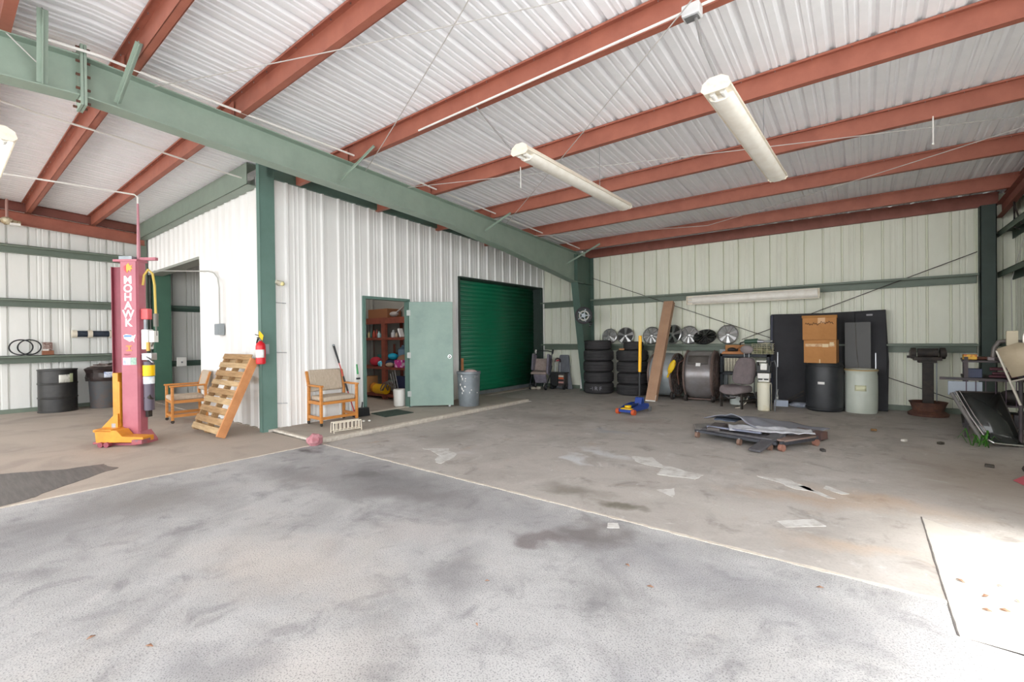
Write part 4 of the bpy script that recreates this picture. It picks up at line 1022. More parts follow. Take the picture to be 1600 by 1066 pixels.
MB().box((-.22, .02, .72), (.06, .26, .46), Matrix.Rotation(R(-14), 3, 'X')).box((.22, .02, .66), (.06, .30, .56), Matrix.Rotation(R(-14), 3, 'X')).build('canopy_side', stg, st, bevel=.02)
MB().ball((0, -.10, .36), .17, 14, 8, (1.1, .8, .6)).build('basket', mat('basket_pale', '#a7a39c', .9, 0, '#76716c', 10), st)
MB().box((.06, -.24, .30), (.34, .06, .26), Matrix.Rotation(R(30), 3, 'X')).build('leg_rest', stg, st, bevel=.02)
tag(MB().ball((-7.08, 9.98, .04), .06, 10, 6, (2.2, 1, .7)).ball((-6.92, 10.02, .05), .06, 10, 6, (1.3, 1, .9)).build('rag_pile', mat('rag_cream', '#bfb7a8', .9, 0, '#8d857a', 10)), 'pale rags on the floor under the stroller', 'cloth')
# folding cart with crate
hc = thing('crate_cart', 'black folding crate cart with red handle grip beside the stroller', 'cart', (-6.55, 10.50, 0), R(6))
MB().b2((-.22, -.14, .10), (.0, .12, .44)).build('crate', blackp, hc, bevel=.01)
MB().b2((-.25, -.17, .43), (.22, .14, .455)).build('crate_rim', blackp, hc, bevel=.004)
MB().b2((.02, -.14, .08), (.20, .10, .43)).build('side_pocket', mat('cart_charcoal', '#3a3536', .6, 0, '#57504c', 12), hc, bevel=.01)
for k, cm in enumerate(('#c9c3b4', '#c0582f', '#2c2627', '#b98a83', '#3a2a2c')):
    MB().b2((.035, -.155, .34 - k * .055), (.185, -.14, .385 - k * .055)).build('stripe', mat('stripe_%d' % k, cm, .6), hc, bevel=.004)
for x in (-.18, -.04): MB().cyl((x, .10, .4), (x, .12, .80), .009).build('handle_tube', steel, hc)
MB().tube([(-.19, .12, .72), (-.18, .12, .80), (-.11, .12, .83), (-.04, .12, .80), (-.03, .12, .72)], .018).build('handle', mat('handle_dark', '#3f2a2e', .5), hc)
MB().cyl((-.15, .12, .76), (-.07, .12, .78), .02).build('red_grip', mat('grip_red', '#b0444f', .5), hc)
for x, y, r in ((-.18, -.10, .085), (.18, -.10, .075), (-.18, .1, .07), (.18, .1, .07)):
    MB().cyl((x - .02, y, r), (x + .02, y, r), r, n=20).build('wheel', blackp, hc)

# hub caps on the girt
def hubcap(lb, x, r, style, tilt=12, y=YB - .13, turn=0):
    r *= 1.17
    t = thing('hub_cap', lb, 'hub cap', (x, y, 1.215 + r * cos(R(tilt))), 0, 'hub caps on the lower girt')
    t.rotation_euler = (R(90 - tilt), 0, turn)
    m_ = mat('hub_chrome_dark', '#55585a', .2, .9) if style == 'dark' else mat('hub_chrome', '#c3c4c4', .28, .85)
    dk = mat('hub_recess', '#3b3b3a', .5, .3) if style in ('five', 'dark') else mat('hub_recess_grey', '#8f8f8b', .45, .3)
    MB().ring([(r * .90, -.012), (r, -.008), (r, .012), (r * .93, .022), (r * .88, .012)], 32).build('rim', m_, t)
    MB().cyl((0, 0, -.014), (0, 0, -.004), r * .92, n=28).build('recess', dk, t)
    n = {'seven': 7, 'five': 5, 'ten': 10, 'dark': 12}[style]
    for k in range(n):
        a = 2 * pi * k / n + .3; w0 = .15 if n < 8 else .085
        MB().add([(r * .18 * cos(a - w0 * 2), r * .18 * sin(a - w0 * 2), .03), (r * .18 * cos(a + w0 * 2), r * .18 * sin(a + w0 * 2), .03), (r * .92 * cos(a + w0 * 1.3), r * .92 * sin(a + w0 * 1.3), .014), (r * .92 * cos(a - w0 * 1.3), r * .92 * sin(a - w0 * 1.3), .014),
                  (r * .18 * cos(a - w0 * 2), r * .18 * sin(a - w0 * 2), -.005), (r * .18 * cos(a + w0 * 2), r * .18 * sin(a + w0 * 2), -.005), (r * .92 * cos(a + w0 * 1.3), r * .92 * sin(a + w0 * 1.3), -.005), (r * .92 * cos(a - w0 * 1.3), r * .92 * sin(a - w0 * 1.3), -.005)],
                 [(0, 1, 2, 3), (0, 3, 7, 4), (1, 5, 6, 2), (3, 2, 6, 7), (0, 4, 5, 1)]).build('spoke', m_, t, smooth=0)
    MB().lathe([(r * .22, 0), (r * .22, .028), (r * .15, .04), (.005, .042)], 20).build('centre_cap', m_, t)
    return t
hubcap('chrome hub cap half hidden behind the left tyre stack', -5.20, .175, 'seven')
hubcap('chrome seven-spoke hub cap standing clear between the tyre stacks', -4.76, .185, 'five', turn=.1)
hubcap('grey hub cap between small top tyre and long carton', -4.09, .185, 'ten')
hubcap('large open five-spoke hub cap right beside the long carton', -3.56, .20, 'five', y=YB - .16, turn=-.35)
hubcap('chrome multi-spoke hub cap left of the dark grille-like one', -3.20, .185, 'ten')
hubcap('dark glossy wheel cover lying tilted among chrome hub caps', -2.83, .21, 'dark', 48, y=YB - .22)
hubcap('pale hub cap at right end of the row', -2.37, .185, 'seven')

# drum fans
def drum_fan(lb, loc, rz, r, w, skin, grille, tint):
    """axis along X; grilles at the ends"""
    t = thing('drum_fan', lb, 'fan', loc, rz)
    ay = Matrix.Rotation(R(90), 3, 'Y'); zc = r + .06
    MB().ring([(r * .96, -w / 2), (r * 1.0, -w / 2), (r * 1.04, -w * .2), (r * 1.04, w * .2), (r, w / 2), (r * .96, w / 2), (r * .99, 0)], 48, (0, 0, zc), ay).build('housing', skin, t)
    for s in (-1, 1):
        MB().ring([(r * .97, -.02), (r * 1.035, -.02), (r * 1.035, .02), (r * .97, .02)], 48, (s * w / 2, 0, zc), ay).build('end_ring', grille, t)
        g = MB()
        for k in range(1, 7): g.ring([(r * k / 7 - .004, -.004), (r * k / 7 + .004, -.004), (r * k / 7 + .004, .004), (r * k / 7 - .004, .004)], 32, (s * (w / 2 + .005), 0, zc), ay)
        for k in range(10): a = pi * k / 10; g.beam((s * (w / 2 + .01), r * cos(a), zc + r * sin(a)), (s * (w / 2 + .01), -r * cos(a), zc - r * sin(a)), .008, .008, (1, 0, 0))
        g.build('grille', grille, t)
        for y in (-r * .62,):
            wq = MB().cyl((s * (w / 2 - .01) - .025, y, .085), (s * (w / 2 - .01) + .025, y, .085), .085, n=24).build('wheel', dark_m, t)
            MB().cyl((s * (w / 2 + .018), y, .085), (s * (w / 2 + .026), y, .085), .045, n=18).build('wheel_hub', galv, wq)
    MB().cyl((-w * .3, 0, zc), (w * .3, 0, zc), .10, n=20).build('motor', dark_m, t)
    for k in range(5):
        a = 2 * pi * k / 5; MB().add([(.05, .08 * cos(a), zc + .08 * sin(a)), (-.05, .08 * cos(a + .5), zc + .08 * sin(a + .5)), (-.06, r * .9 * cos(a + .55), zc + r * .9 * sin(a + .55)), (.06, r * .9 * cos(a), zc + r * .9 * sin(a))], [(0, 1, 2, 3)]).build('blade', galv, t, solid=.004)
    return t
skin1 = mat('fan_skin_grey', '#a3abae', .4, .2, '#8f979a', 5, .35, .7)
skin2 = mat('fan_skin_dusky', '#8c8a8b', .3, .3, '#7a7270', 5, .35, .7)
grl = mat('fan_grille_brown', '#7d6a64', .6, .1, '#67574f', 9)
f1 = drum_fan('grey drum fan partly hidden behind the long carton', (-3.60, 10.43, 0), R(-3), .47, .50, skin1, grl, 0)
f2 = drum_fan('dusky brown drum fan with glossy curved side beside black shelf', (-2.80, 10.34, 0), R(4), .50, .56, skin2, grl, 0)
# tubular frame and handle plate on the second fan
q = MB()
for s in (-1, 1):
    P_ = []
    for k in range(26):
        a = R(-100 - 0) + R(230) * k / 25 * 1.0
        P_.append((s * .27, -.545 * cos(a + R(10)) if False else -.56 * cos(R(-70 + 150 * k / 25)), .56 + .53 * sin(R(-70 + 150 * k / 25))))
    q.tube(P_, .018, 8)
q.tube([(-.27, -.20, .045), (0, -.21, .045), (.27, -.20, .045)], .018, 8)
q.build('tube_frame', grl, f2)
MB().loft([[(x, -.53 * cos(R(a)) , .56 + .53 * sin(R(a))) for a in (28, 34, 40, 46, 52)] for x in (-.20, 0, .20)]).build('switch_plate', mat('switch_plate_grey', '#5d5854', .6), f2, solid=.01)
MB().box((.02, -.50, .80), (.09, .02, .07), Matrix.Rotation(R(-28), 3, 'X')).build('white_sticker', wt_m, f2)
MB().tube([(-.28, -.35, .90), (-.40, -.38, .82), (-.44, -.36, .6), (-.40, -.38, .35)], .012).build('power_cord', rust, f2)
tag(MB().ball((-3.30, 9.86, .74), .12, 12, 8, (.55, .3, 1.35), Matrix.Rotation(R(24), 3, 'Y')).tube([(-3.36, 9.90, .62), (-3.42, 9.93, .50)], .02).build('yellow_bag', mat('bag_yellow', '#ecc312', .5, 0, '#c75a1c', 14, .56, .62)), 'bright yellow bag hanging from grey fan beside the long carton', 'bag')

# black plastic shelf
sh = thing('storage_shelf', 'black plastic shelf behind the grey car seat', 'shelf', (-2.02, 10.62, 0), 0)
for x in (-.40, .48):
    for y in (-.20, .20): MB().b2((x - .03, y - .03, 0), (x + .03, y + .03, 1.02)).build('post', shelf_p, sh, bevel=.006)
for z in (.12, .60, .98): MB().b2((-.43, -.23, z - .03), (.51, .23, z + .03)).build('shelf_board', shelf_p, sh, bevel=.006)
# white parts drawers in the shelf (a cabinet of small drawers)
pd = thing('parts_cabinet', 'cabinet of small off-white drawers in the black shelf', 'cabinet', (-2.20, 10.52, .63))
MB().b2((-.17, -.10, 0), (.22, .14, .31)).build('carcass', blackp, pd)
dm = mat('drawer_ivory', '#cfc8b2', .5)
d0 = MB().box((0, 0, 0), (.048, .02, .026)).build('drawer', dm, pd, bevel=.003)
for i in range(7):
    for j in range(9):
        x, z = -.135 + i * .056, .032 + j * .031
        if i == 0 and j == 0: d0.location = (x, -.115, z); continue
        d = d0.copy(); COL.objects.link(d); d.location = (x, -.115, z)
wc = thing('wire_crate', 'cream wire crate on top of black shelf behind headrest', 'crate', (-1.66, 10.62, 1.01))
q = MB()
for z in (0.01, .05, .09, .13, .17, .21):
    q.tube([(-.18, -.16, z), (.20, -.16, z), (.20, .14, z), (-.18, .14, z)], .006, 5, True)
for x in (-.18, -.09, 0, .09, .20):
    for y in (-.16, .14): q.cyl((x, y, 0), (x, y, .22), .005, n=5)
q.build('wire_basket', mat('crate_cream', '#cfc9a8', .5), wc)
MB().b2((-.15, -.13, .005), (.0, .1, .13)).b2((.02, -.12, .005), (.17, .1, .10)).build('contents', mat('contents_olive', '#8a8c5e', .7, 0, '#54503f', 14), wc)
oc = thing('tool_case', 'open orange-brown tool case on left of black shelf', 'tool case', (-2.19, 10.50, 1.01), R(4))
MB().prism([(-.23, 0), (.20, 0), (.17, .055), (-.20, .055)], -.15, .15, lambda u, v, w: (u, w, v)).build('case_tray', mat('case_orange', '#b5763f', .55), oc, bevel=.006)
MB().box((.0, .13, .11), (.38, .03, .16), Matrix.Rotation(R(-14), 3, 'X')).build('case_lid', mat('case_orange2', '#b07840', .55), oc, bevel=.006)
MB().ball((-.04, -.02, .09), .06, 12, 8, (1.5, 1, .8)).cyl((.02, -.05, .07), (.14, .02, .12), .025).build('power_tool', dark_m, oc)
MB().box((.12, -.02, .09), (.05, .2, .10), Matrix.Rotation(.3, 3, 'X')).build('divider', mat('case_orange', '#b5763f'), oc)
ag = thing('angle_grinder', 'green angle grinder lying on wire crate', 'power tool', (-1.78, 10.46, 1.27), R(-4))
MB().cyl((-.20, 0, 0), (.05, 0, .01), .045, .055, 16).build('motor_body', mat('grinder_green', '#3c5a4a', .4), ag, bevel=.004)
MB().cyl((.05, 0, .0), (.16, 0, .0), .05, .03, 14).cyl((.15, 0, .0), (.32, 0, .01), .018).build('gear_head', steel, ag)
MB().tube([(-.20, 0, 0), (-.28, -.03, -.03), (-.26, -.10, -.06)], .014).build('cord', blackp, ag)
bk = thing('white_bucket', 'translucent white bucket on floor behind the car seat', 'bucket', (-2.18, 10.15, 0))
MB().lathe([(.12, 0), (.145, .34), (.155, .345), (.155, .37), (.14, .37), (.13, .02), (.01, .02)], 30).build('body', mat('bucket_white', '#c9cfcb', .4), bk)
bk.location = (-2.06, 10.10, 0)
bl_ = thing('pale_panel', 'pale blue-white panel standing between drum fan and shelf', 'panel', (-2.46, 10.74, 0))
MB().b2((-.07, -.01, .55), (.10, .01, 1.10)).b2((-.05, -.012, 0), (.08, .012, .56)).build('panel', mat('panel_pale', '#a9b1b5', .5), bl_, bevel=.003)
# car seat
cs = thing('car_seat', 'grey cloth car seat with headrest standing on the floor', 'car seat', (-1.92, 9.78, 0), R(-24))
rows = []
for z, w, y, th in ((.42, .22, .05, .08), (.55, .245, .07, .10), (.75, .24, .12, .10), (.90, .20, .16, .085), (.97, .13, .18, .06)):
    rows.append([(w * sx, y + ty * th, z) for sx, ty in ((-1, 0), (-.85, -.8), (-.4, -.75), (0, -.65), (.4, -.75), (.85, -.8), (1, 0), (.85, .8), (0, .9), (-.85, .8))])
MB().loft(rows, cap=True, wrap=True).build('backrest', grey_cloth, cs, smooth=60, sub=1)
rows = []
for y, w, zt in ((-.38, .20, .38), (-.34, .255, .43), (-.10, .26, .42), (.10, .25, .43)):
    rows.append([(w * sx, y, zt + tz) for sx, tz in ((-1, -.10), (-1, -.01), (-.7, .02), (-.4, -.01), (.4, -.01), (.7, .02), (1, -.01), (1, -.10), (.8, -.15), (-.8, -.15))])
MB().loft(rows, cap=True, wrap=True).build('seat_cushion', grey_cloth, cs, smooth=60, sub=1)
MB().ball((0, .18, 1.12), .10, 14, 10, (1.35, .62, .85)).build('headrest', mat('headrest_grey', '#958b8a', .9), cs)
for s in (-.05, .05): MB().cyl((s, .18, .95), (s, .18, 1.06), .008).build('headrest_post', steel, cs)
for s in (-1, 1):
    MB().b2((s * .22 - .02, -.34, .13), (s * .22 + .02, .22, .17)).b2((s * .22 - .015, -.32, 0), (s * .22 + .015, -.27, .28)).b2((s * .22 - .015, .14, 0), (s * .22 + .015, .19, .30)).build('seat_rail', dark_m, cs, bevel=.003)
MB().tube([(-.15, -.3, .24), (0, -.38, .20), (.15, -.3, .24)], .009).cyl((-.2, -.05, .22), (.2, -.05, .22), .02).build('adjuster_bar', steel, cs)
MB().b2((-.18, -.20, .22), (.18, .12, .28)).build('seat_pan', dark_m, cs)
MB().tube([(.20, -.1, .2), (.24, -.2, .12), (.18, -.3, .03), (.12, -.35, .02)], .008).build('hanging_wire', cream, cs)

# white pump canister
pc = thing('pump_canister', 'white canister with black and white pump head in front of the black panel', 'pump', (-1.47, 9.50, 0))
MB().lathe([(.10, 0), (.115, .01), (.12, .25), (.122, .48), (.115, .52), (.05, .54)], 28).build('canister', mat('canister_ivory', '#dcd8c4', .4, 0, '#d0c49b', 4, .5, .8), pc)
MB().b2((-.09, -.08, .54), (.09, .08, .60)).b2((-.10, -.10, .60), (.10, .08, .70)).build('pump_base', white_p, pc, bevel=.01)
for x in (-.05, .045): MB().b2((x - .035, -.106, .575), (x + .035, -.095, .60)).build('vent_slot', blackp, pc)
MB().b2((-.11, -.09, .72), (.11, .10, .84)).b2((-.13, -.02, .70), (-.10, .06, .92)).b2((.10, -.02, .70), (.12, .06, .92)).build('cradle', blackp, pc, bevel=.004)
MB().b2((-.05, -.105, .76), (.06, .06, .88)).b2((-.12, -.05, .905), (.04, .05, .93)).build('gauge_head', white_p, pc, bevel=.008)
MB().tube([(.10, 0, .90), (.17, .0, .93), (.20, .0, .80), (.20, -.02, .4), (.17, -.04, .0)], .010).build('hose_grey', mat('hose_grey', '#6a6d70', .5), pc)
MB().tube([(-.11, 0, .70), (-.16, -.02, .60), (-.17, -.02, .35), (-.13, -.05, .22)], .009).tube([(.10, -.06, .50), (.115, -.10, .3), (.11, -.115, .02)], .010).build('hose_black', blackp, pc)

# big black folded truck-bed cover panel
tp = thing('bed_cover', 'large black folded panel leaning on the back wall behind cartons and drums', 'panel', (-.60, 10.62, 0), 0)
clm = mat('cover_black', '#242426', .7, 0, '#2f2f32', 5, .35, .7, bump=.2, bscale=60)
ln = lambda y0, u, v, w: (u, y0 + w + v * .085, v)
MB().prism([(-.92, .02), (.93, .0), (.95, .9), (.91, 1.845), (0, 1.82), (-.93, 1.83)], -.02, .02, lambda u, v, w: ln(-.0, u, v, w)).build('back_panel', clm, tp, bevel=.006)
MB().prism([(-.93, .03), (-.30, .06), (-.32, 1.78), (-.94, 1.80)], -.07, -.03, lambda u, v, w: ln(0, u, v, w)).build('folded_panel', mat('cover_black2', '#2a2a2e', .75, 0, '#343438', 3, .35, .7), tp, bevel=.008)
MB().prism([(.44, .02), (.93, .0), (.91, 1.83), (.46, 1.80)], -.07, -.03, lambda u, v, w: ln(0, u, v, w)).build('folded_panel', MATS['cover_black2'], tp, bevel=.008)
MB().prism([(-.93, .02), (-.885, .02), (-.885, 1.81), (-.93, 1.81)], -.095, -.03, lambda u, v, w: ln(0, u, v, w)).build('edge_rail', mat('rail_blueblack', '#2f3240', .5, .3), tp, bevel=.004)
for x in (-.80, .76):
    MB().beam((x, -.085 + .07, .75), (x, -.085 + .10, 1.05), .014, .014).build('latch_rod', steel, tp)
MB().prism([(.63, 1.74), (.72, 1.74), (.72, 1.77), (.63, 1.77)], -.073, -.069, lambda u, v, w: ln(0, u, v, w)).build('brand_tab', mat('tab_grey', '#9d9da0', .5), tp)
MB().box((-.80, -.07, .12), (.025, .02, .05)).tube([(-.79, -.07, .30), (-.80, -.09, .22), (-.79, -.07, .12)], .006).build('cord_clip', white_p, tp)
MB().beam((-.68, -.10, .06), (-.34, -.09, .30), .012, .03).beam((-.62, -.11, .06), (-.30, -.10, .24), .012, .02).build('strap', dark_m, tp)
dg = thing('smoked_pane', 'dark smoked glass pane leaning behind the white drum', 'pane', (-.10, 10.50, 0))
MB().prism([(-.19, .62), (.19, .60), (.19, 1.62), (-.19, 1.62)], -.004, .004, lambda u, v, w: (u, w + v * .03 - .03, v)).build('pane', mat('smoked_glass', '#33322d', .4, 0, '#2d2c27', 3), dg)
MB().prism([(-.19, .02), (.19, .02), (.19, .62), (-.19, .62)], -.004, .004, lambda u, v, w: (u, w + v * .03 - .03, v)).build('lower_pane', mat('smoked_glass', '#54514a'), dg)
MB().tube([(-.03, -.0, 1.60), (-.02, -.02, 1.2), (.0, -.02, .9), (.04, -.02, .66)], .004).build('edge_line', mat('pane_edge', '#77736b', .4), dg)

# black drum + cartons
bd = thing('plastic_drum', 'large black plastic drum carrying two cartons', 'drum', (-.59, 10.16, 0))
MB().lathe([(.26, 0), (.285, .03), (.295, .2), (.30, .45), (.297, .7), (.285, .84), (.27, .875), (.25, .88), (.01, .88)], 40).build('body', mat('drum_black', '#2b2d30', .45, 0, '#3b3d40', 5, .4, .8), bd)
for z in (.06, .82): MB().ring([(.288, z - .012), (.302, z - .008), (.302, z + .008), (.288, z + .012)], 40).build('hoop', blackp, bd)
curved_label(bd, .302, -106, -86, .50, .545, wt_m, 'label_scrap')
def carton(lb, loc, sx, sy, sz, rz, wide=0):
    t = thing('carton', lb, 'carton', loc, rz, 'cartons on the black drum')
    bx = MB().b2((-sx / 2, -sy / 2, 0), (sx / 2, sy / 2, sz)).build('box', mat('carton_tan', '#bd8650', .85, 0, '#ab7744', 3, .35, .7), t, bevel=.006)
    return bx
c1 = carton('lower tan carton with torn tape on the black drum', (-.63, 10.10, .882), .49, .42, .42, R(-3))
MB().b2((-.22, -.213, .30), (.22, -.2105, .35)).build('tape', mat('tape_tan', '#cfab7e', .4, 0, '#b5864f', 20, .45, .6), c1)
MB().b2((.04, -.2145, .29), (.13, -.2125, .345)).b2((.15, -.2145, .32), (.21, -.2125, .38)).build('torn_label', mat('torn_paper', '#d9c39a', .7), c1)
MB().b2((-.01, -.2125, .0), (.01, -.2105, .07)).build('slot', mat('slot_pale', '#d9bd92', .7), c1)
c2 = carton('upper tan carton with scribbled marker line on top of the stack', (-.65, 10.10, 1.305), .51, .44, .44, R(1))
MB().b2((-.265, -.23, .40), (.265, .23, .445)).build('lid_flap', mat('carton_flap', '#a8763f', .85), c2, bevel=.004)
P_ = [(-.21 + .42 * k / 40, -.2225, .29 + .018 * sin(k * 1.7) + .012 * sin(k * .6) + (.02 if k > 20 else 0)) for k in range(41)]
MB().tube(P_, .005, 5).build('marker_scribble', mat('marker_ink', '#4a352a', .8), c2)
MB().b2((-.02, -.2235, .30), (.09, -.2215, .42)).build('tape', mat('tape_clear', '#cc9a62', .35), c2)
# white drum
wd = thing('plastic_drum', 'translucent white plastic drum with cream label, right of the black drum', 'drum', (-.055, 10.24, 0))
MB().lathe([(.225, 0), (.238, .03), (.24, .12), (.242, .4), (.24, .66), (.232, .71), (.238, .725), (.244, .75), (.238, .77), (.228, .77), (.222, .70), (.225, .05), (.01, .04)], 40).build('body', mat('drum_white', '#c4cabf', .4, 0, '#b4bbae', 3, .35, .8), wd)
MB().ring([(.236, .745), (.252, .75), (.252, .768), (.236, .775)], 40).build('rim_band', mat('rim_ochre', '#b59f72', .6), wd)
curved_label(wd, .246, -110, -72, .40, .50, mat('label_cream', '#d6d6b4', .7))
# clutter at panel foot
tag(MB().box((-1.30, 10.28, .06), (.24, .12, .12), Matrix.Rotation(.1, 3, 'Z')).build('white_box', mat('box_bluewhite', '#b9c4d6', .6), bevel=.006), 'small blue-white box at foot of the black panel', 'box')
q = MB().ball((-.97, 10.26, .05), .10, 14, 8, (2.0, .9, .5)); q.v = [tuple(V(p) + noise.noise_vector(V(p) * 14) * .02) for p in q.v]; q.v = [(x, y, max(z, .003)) for x, y, z in q.v]
tag(q.build('plastic_sheet', mat('sheet_bluewhite', '#b3bac6', .4, 0, '#6f7585', 14)), 'crumpled pale plastic sheet at foot of the black panel', 'sheet')

# bench grinder on pedestal
bg = thing('bench_grinder', 'dark double wheel bench grinder on pedestal standing in rusty pan', 'bench grinder', (.85, 10.44, 0))
MB().lathe([(.26, .0), (.27, .04), (.20, .09), (.235, .20), (.255, .235), (.24, .235), (.17, .12), (.01, .11)], 32).build('base_pan', rust, bg)
MB().b2((-.07, -.06, .10), (.07, .06, 1.0)).build('pedestal', dark_m, bg, bevel=.01)
MB().cyl((.11, .0, .25), (.11, 0, .98), .008).build('conduit', galv, bg)
MB().b2((-.19, -.12, .94), (.17, .12, 1.0)).b2((-.13, -.09, .90), (.11, .09, .95)).build('table', dark_m, bg, bevel=.008)
MB().cyl((-.13, 0, 1.07), (.13, 0, 1.07), .075, n=22).build('motor', dark_m, bg)
for s in (-1, 1):
    MB().cyl((s * .15, 0, 1.06), (s * .22, 0, 1.06), .095, n=26).build('wheel_guard', dark_m, bg, bevel=.006)
    MB().cyl((s * .22, 0, 1.06), (s * .235, 0, 1.06), .055, n=20).build('grinding_wheel', mat('grit', '#6b6661', .9), bg)
MB().b2((-.27, -.10, .98), (-.16, -.02, 1.02)).build('tool_rest', dark_m, bg)

# ---------------------------------------------------------------- right corner rack and clutter
rk = thing('tool_rack', 'dark cluttered metal rack beside the right corner column', 'rack', (1.42, 8.95, 0), R(-6))
rm = mat('rack_black', '#2e2b2e', .6, 0, '#463a3c', 9)
for x in (-.30, .34):
    for y in (-.45, .45): MB().b2((x - .02, y - .02, 0), (x + .02, y + .02, 1.08)).build('post', rm, rk)
for z in (.18, .45, .78, 1.02): MB().b2((-.34, -.48, z - .012), (.38, .48, z + .012)).build('shelf', rm, rk)
MB().b2((-.56, -.50, .765), (.05, -.44, .80)).build('side_bar', rm, rk)
q = MB()
for k in range(8): q.cyl((-.30 + k * .09, -.485, .45), (-.30 + k * .09, -.485, .78), .005, n=5)
q.build('wire_front', mat('wire_purple', '#5b4a58', .5, .3), rk)
def clutter(lb, nm, cat, x, y, z, shape, m):
    o = shape(MB()).build(nm, m, None, bevel=.004); o.location = (x, y, z); return tag(o, lb, cat)
clutter('small yellow and orange box on top left of the dark rack', 'small_box', 'box', 1.12, 8.62, 1.075, lambda q: q.box((0, 0, 0), (.13, .12, .07)), mat('box_yellow_orange', '#d6a62a', .5, 0, '#b4502a', 26, .5, .56))
clutter('blue-black battery box under the yellow box', 'battery', 'battery', 1.15, 8.62, .86, lambda q: q.box((0, 0, 0), (.16, .14, .12)), mat('battery_blue', '#2b3450', .5))
clutter('pale blue-grey sheet hanging off left side of the rack', 'hanging_sheet', 'sheet', 1.06, 8.52, .655, lambda q: q.box((0, 0, 0), (.33, .02, .19)), mat('sheet_bluegrey', '#97a0aa', .6))
clutter('long grey level with reddish edge on top of the rack', 'spirit_level', 'tool', 1.40, 8.50, 1.06, lambda q: q.box((0, 0, 0), (.26, .05, .045)), mat('level_grey', '#8f8688', .5))
clutter('reddish brown plank across top of the rack', 'plank', 'wood', 1.30, 8.80, 1.055, lambda q: q.box((0, 0, 0), (.36, .16, .035)), mat('plank_brown', '#6b4034', .7))
clutter('small silver can standing inside the rack', 'can', 'can', 1.30, 8.55, .51, lambda q: q.cyl((0, 0, -.045), (0, 0, .05), .035), steel)
clutter('dark gearbox lump on the rack shelf', 'gearbox', 'machine part', 1.52, 8.66, .56, lambda q: q.ball((0, 0, 0), .10, 12, 8, (1.3, 1, .9)).cyl((-.2, 0, 0), (.12, 0, .02), .04), dark_m)
clutter('rust brown machine part on lowest rack shelf', 'motor_part', 'machine part', 1.36, 8.60, .275, lambda q: q.ball((0, 0, 0), .08, 12, 8, (1.4, 1, 1)).box((.14, 0, 0), (.1, .16, .13)), mat('part_brown', '#6d5238', .7, .2))
clutter('dark toolbox on lowest shelf at right side', 'tool_box', 'toolbox', 1.60, 8.62, .27, lambda q: q.box((0, 0, 0), (.2, .3, .15)).box((0, 0, .09), (.05, .2, .03)), mat('toolbox_dark', '#37343a', .5))
clutter('maroon pipe bundle standing on the middle shelf', 'pipe_bundle', 'pipe', 1.45, 8.58, .90, lambda q: q.cyl((-.15, 0, .02), (.25, 0, .03), .022).cyl((-.12, .04, -.04), (.28, .02, -.03), .02).cyl((-.15, .05, -.08), (.2, .06, -.08), .018), mat('pipe_maroon', '#5e3a42', .5, .3))
clutter('grey bent bracket hooked above the rack', 'bent_bracket', 'bracket', 1.36, 8.42, 1.20, lambda q: q.tube([(-.05, 0, -.12), (-.04, 0, .0), (0, 0, .08), (.12, 0, .10), (.22, 0, .06)], .028), mat('bracket_grey', '#6e6965', .5, .3))
clutter('dark blue cloth bundle in middle of the rack', 'cloth_bundle', 'cloth', 1.62, 8.60, .87, lambda q: q.ball((0, 0, 0), .09, 12, 8, (1.1, 1.3, .8)), mat('cloth_navy', '#2d3150', .9))
# tilted chrome-framed glass (windshield) against rack
gl = thing('framed_windshield', 'tilted dark glass with chrome trim leaning against the rack', 'windshield', (0, 0, 0))
A = [V((1.17, 8.02, .05)), V((1.44, 8.12, .03)), V((1.22, 8.46, .62)), V((1.00, 8.42, .60))]
A = [V((1.20, 7.98, .05)), V((1.52, 8.12, .02)), V((1.38, 8.50, .62)), V((.955, 8.36, .62))]
MB().add([tuple(p) for p in A], [(0, 1, 2, 3)]).build('glass', mat('dark_glass', '#343735', .1, 0, '#2b2d2c', 3), gl, solid=.01)
trim = [A[3], A[3].lerp(A[0], .5) + V((-.015, -.02, 0)), A[0].lerp(A[3], .06), A[0] + V((.04, 0, .0)), A[0].lerp(A[1], .5) + V((0, -.01, -.0)), A[1]]
MB().tube(trim, .013, 8).tube([p + V((.035, .01, .015)) for p in trim[:3]], .008, 8).build('chrome_trim', chrome, gl)
MB().tube([A[1], A[2]], .009, 8).tube([A[2], A[3]], .012, 8).build('dark_gasket', dark_m, gl)
MB().tube([trim[0] + V((-.04, 0, -.02)), trim[2] + V((-.045, -.02, -.02))], .022, 8).build('outer_moulding', mat('moulding', '#777472', .5, .3), gl)
# white folding chair stacked high on rack
fc = thing('folding_chair', 'cream and chrome folding chair hung upside down at right picture edge', 'chair', (0, 0, 0))
p0 = V((1.27, 7.98, 1.18)); p1 = V((1.455, 7.92, .535)); sx = V((.34, -.10, .08))
MB().tube([p0, p1], .014, 10).tube([p0 + sx * .35 + V((0, 0, .03)), p1 + sx * .55 + V((0, 0, .22))], .014, 10).tube([p1.lerp(p0, .42), p1.lerp(p0, .42) + sx * .9 + V((0, 0, .06))], .011).tube([p1.lerp(p0, .55) + sx * .45 + V((0, 0, .03)), p1.lerp(p0, .55) + sx * 1.0 + V((0, 0, .09))], .011).build('tube_frame', mat('frame_aluminium', '#bdb8ad', .3, .7), fc)
S = [p0 + V((-.0, 0, .02)), p0 + sx * .5 + V((0, 0, .06)), p0 + sx * 1.1 + V((0, 0, -.02)), p0.lerp(p1, .55) + sx * 1.1 + V((0, 0, .02)), p0.lerp(p1, .52) + sx * .6 + V((0, 0, .03)), p0.lerp(p1, .50) + V((.03, 0, 0))]
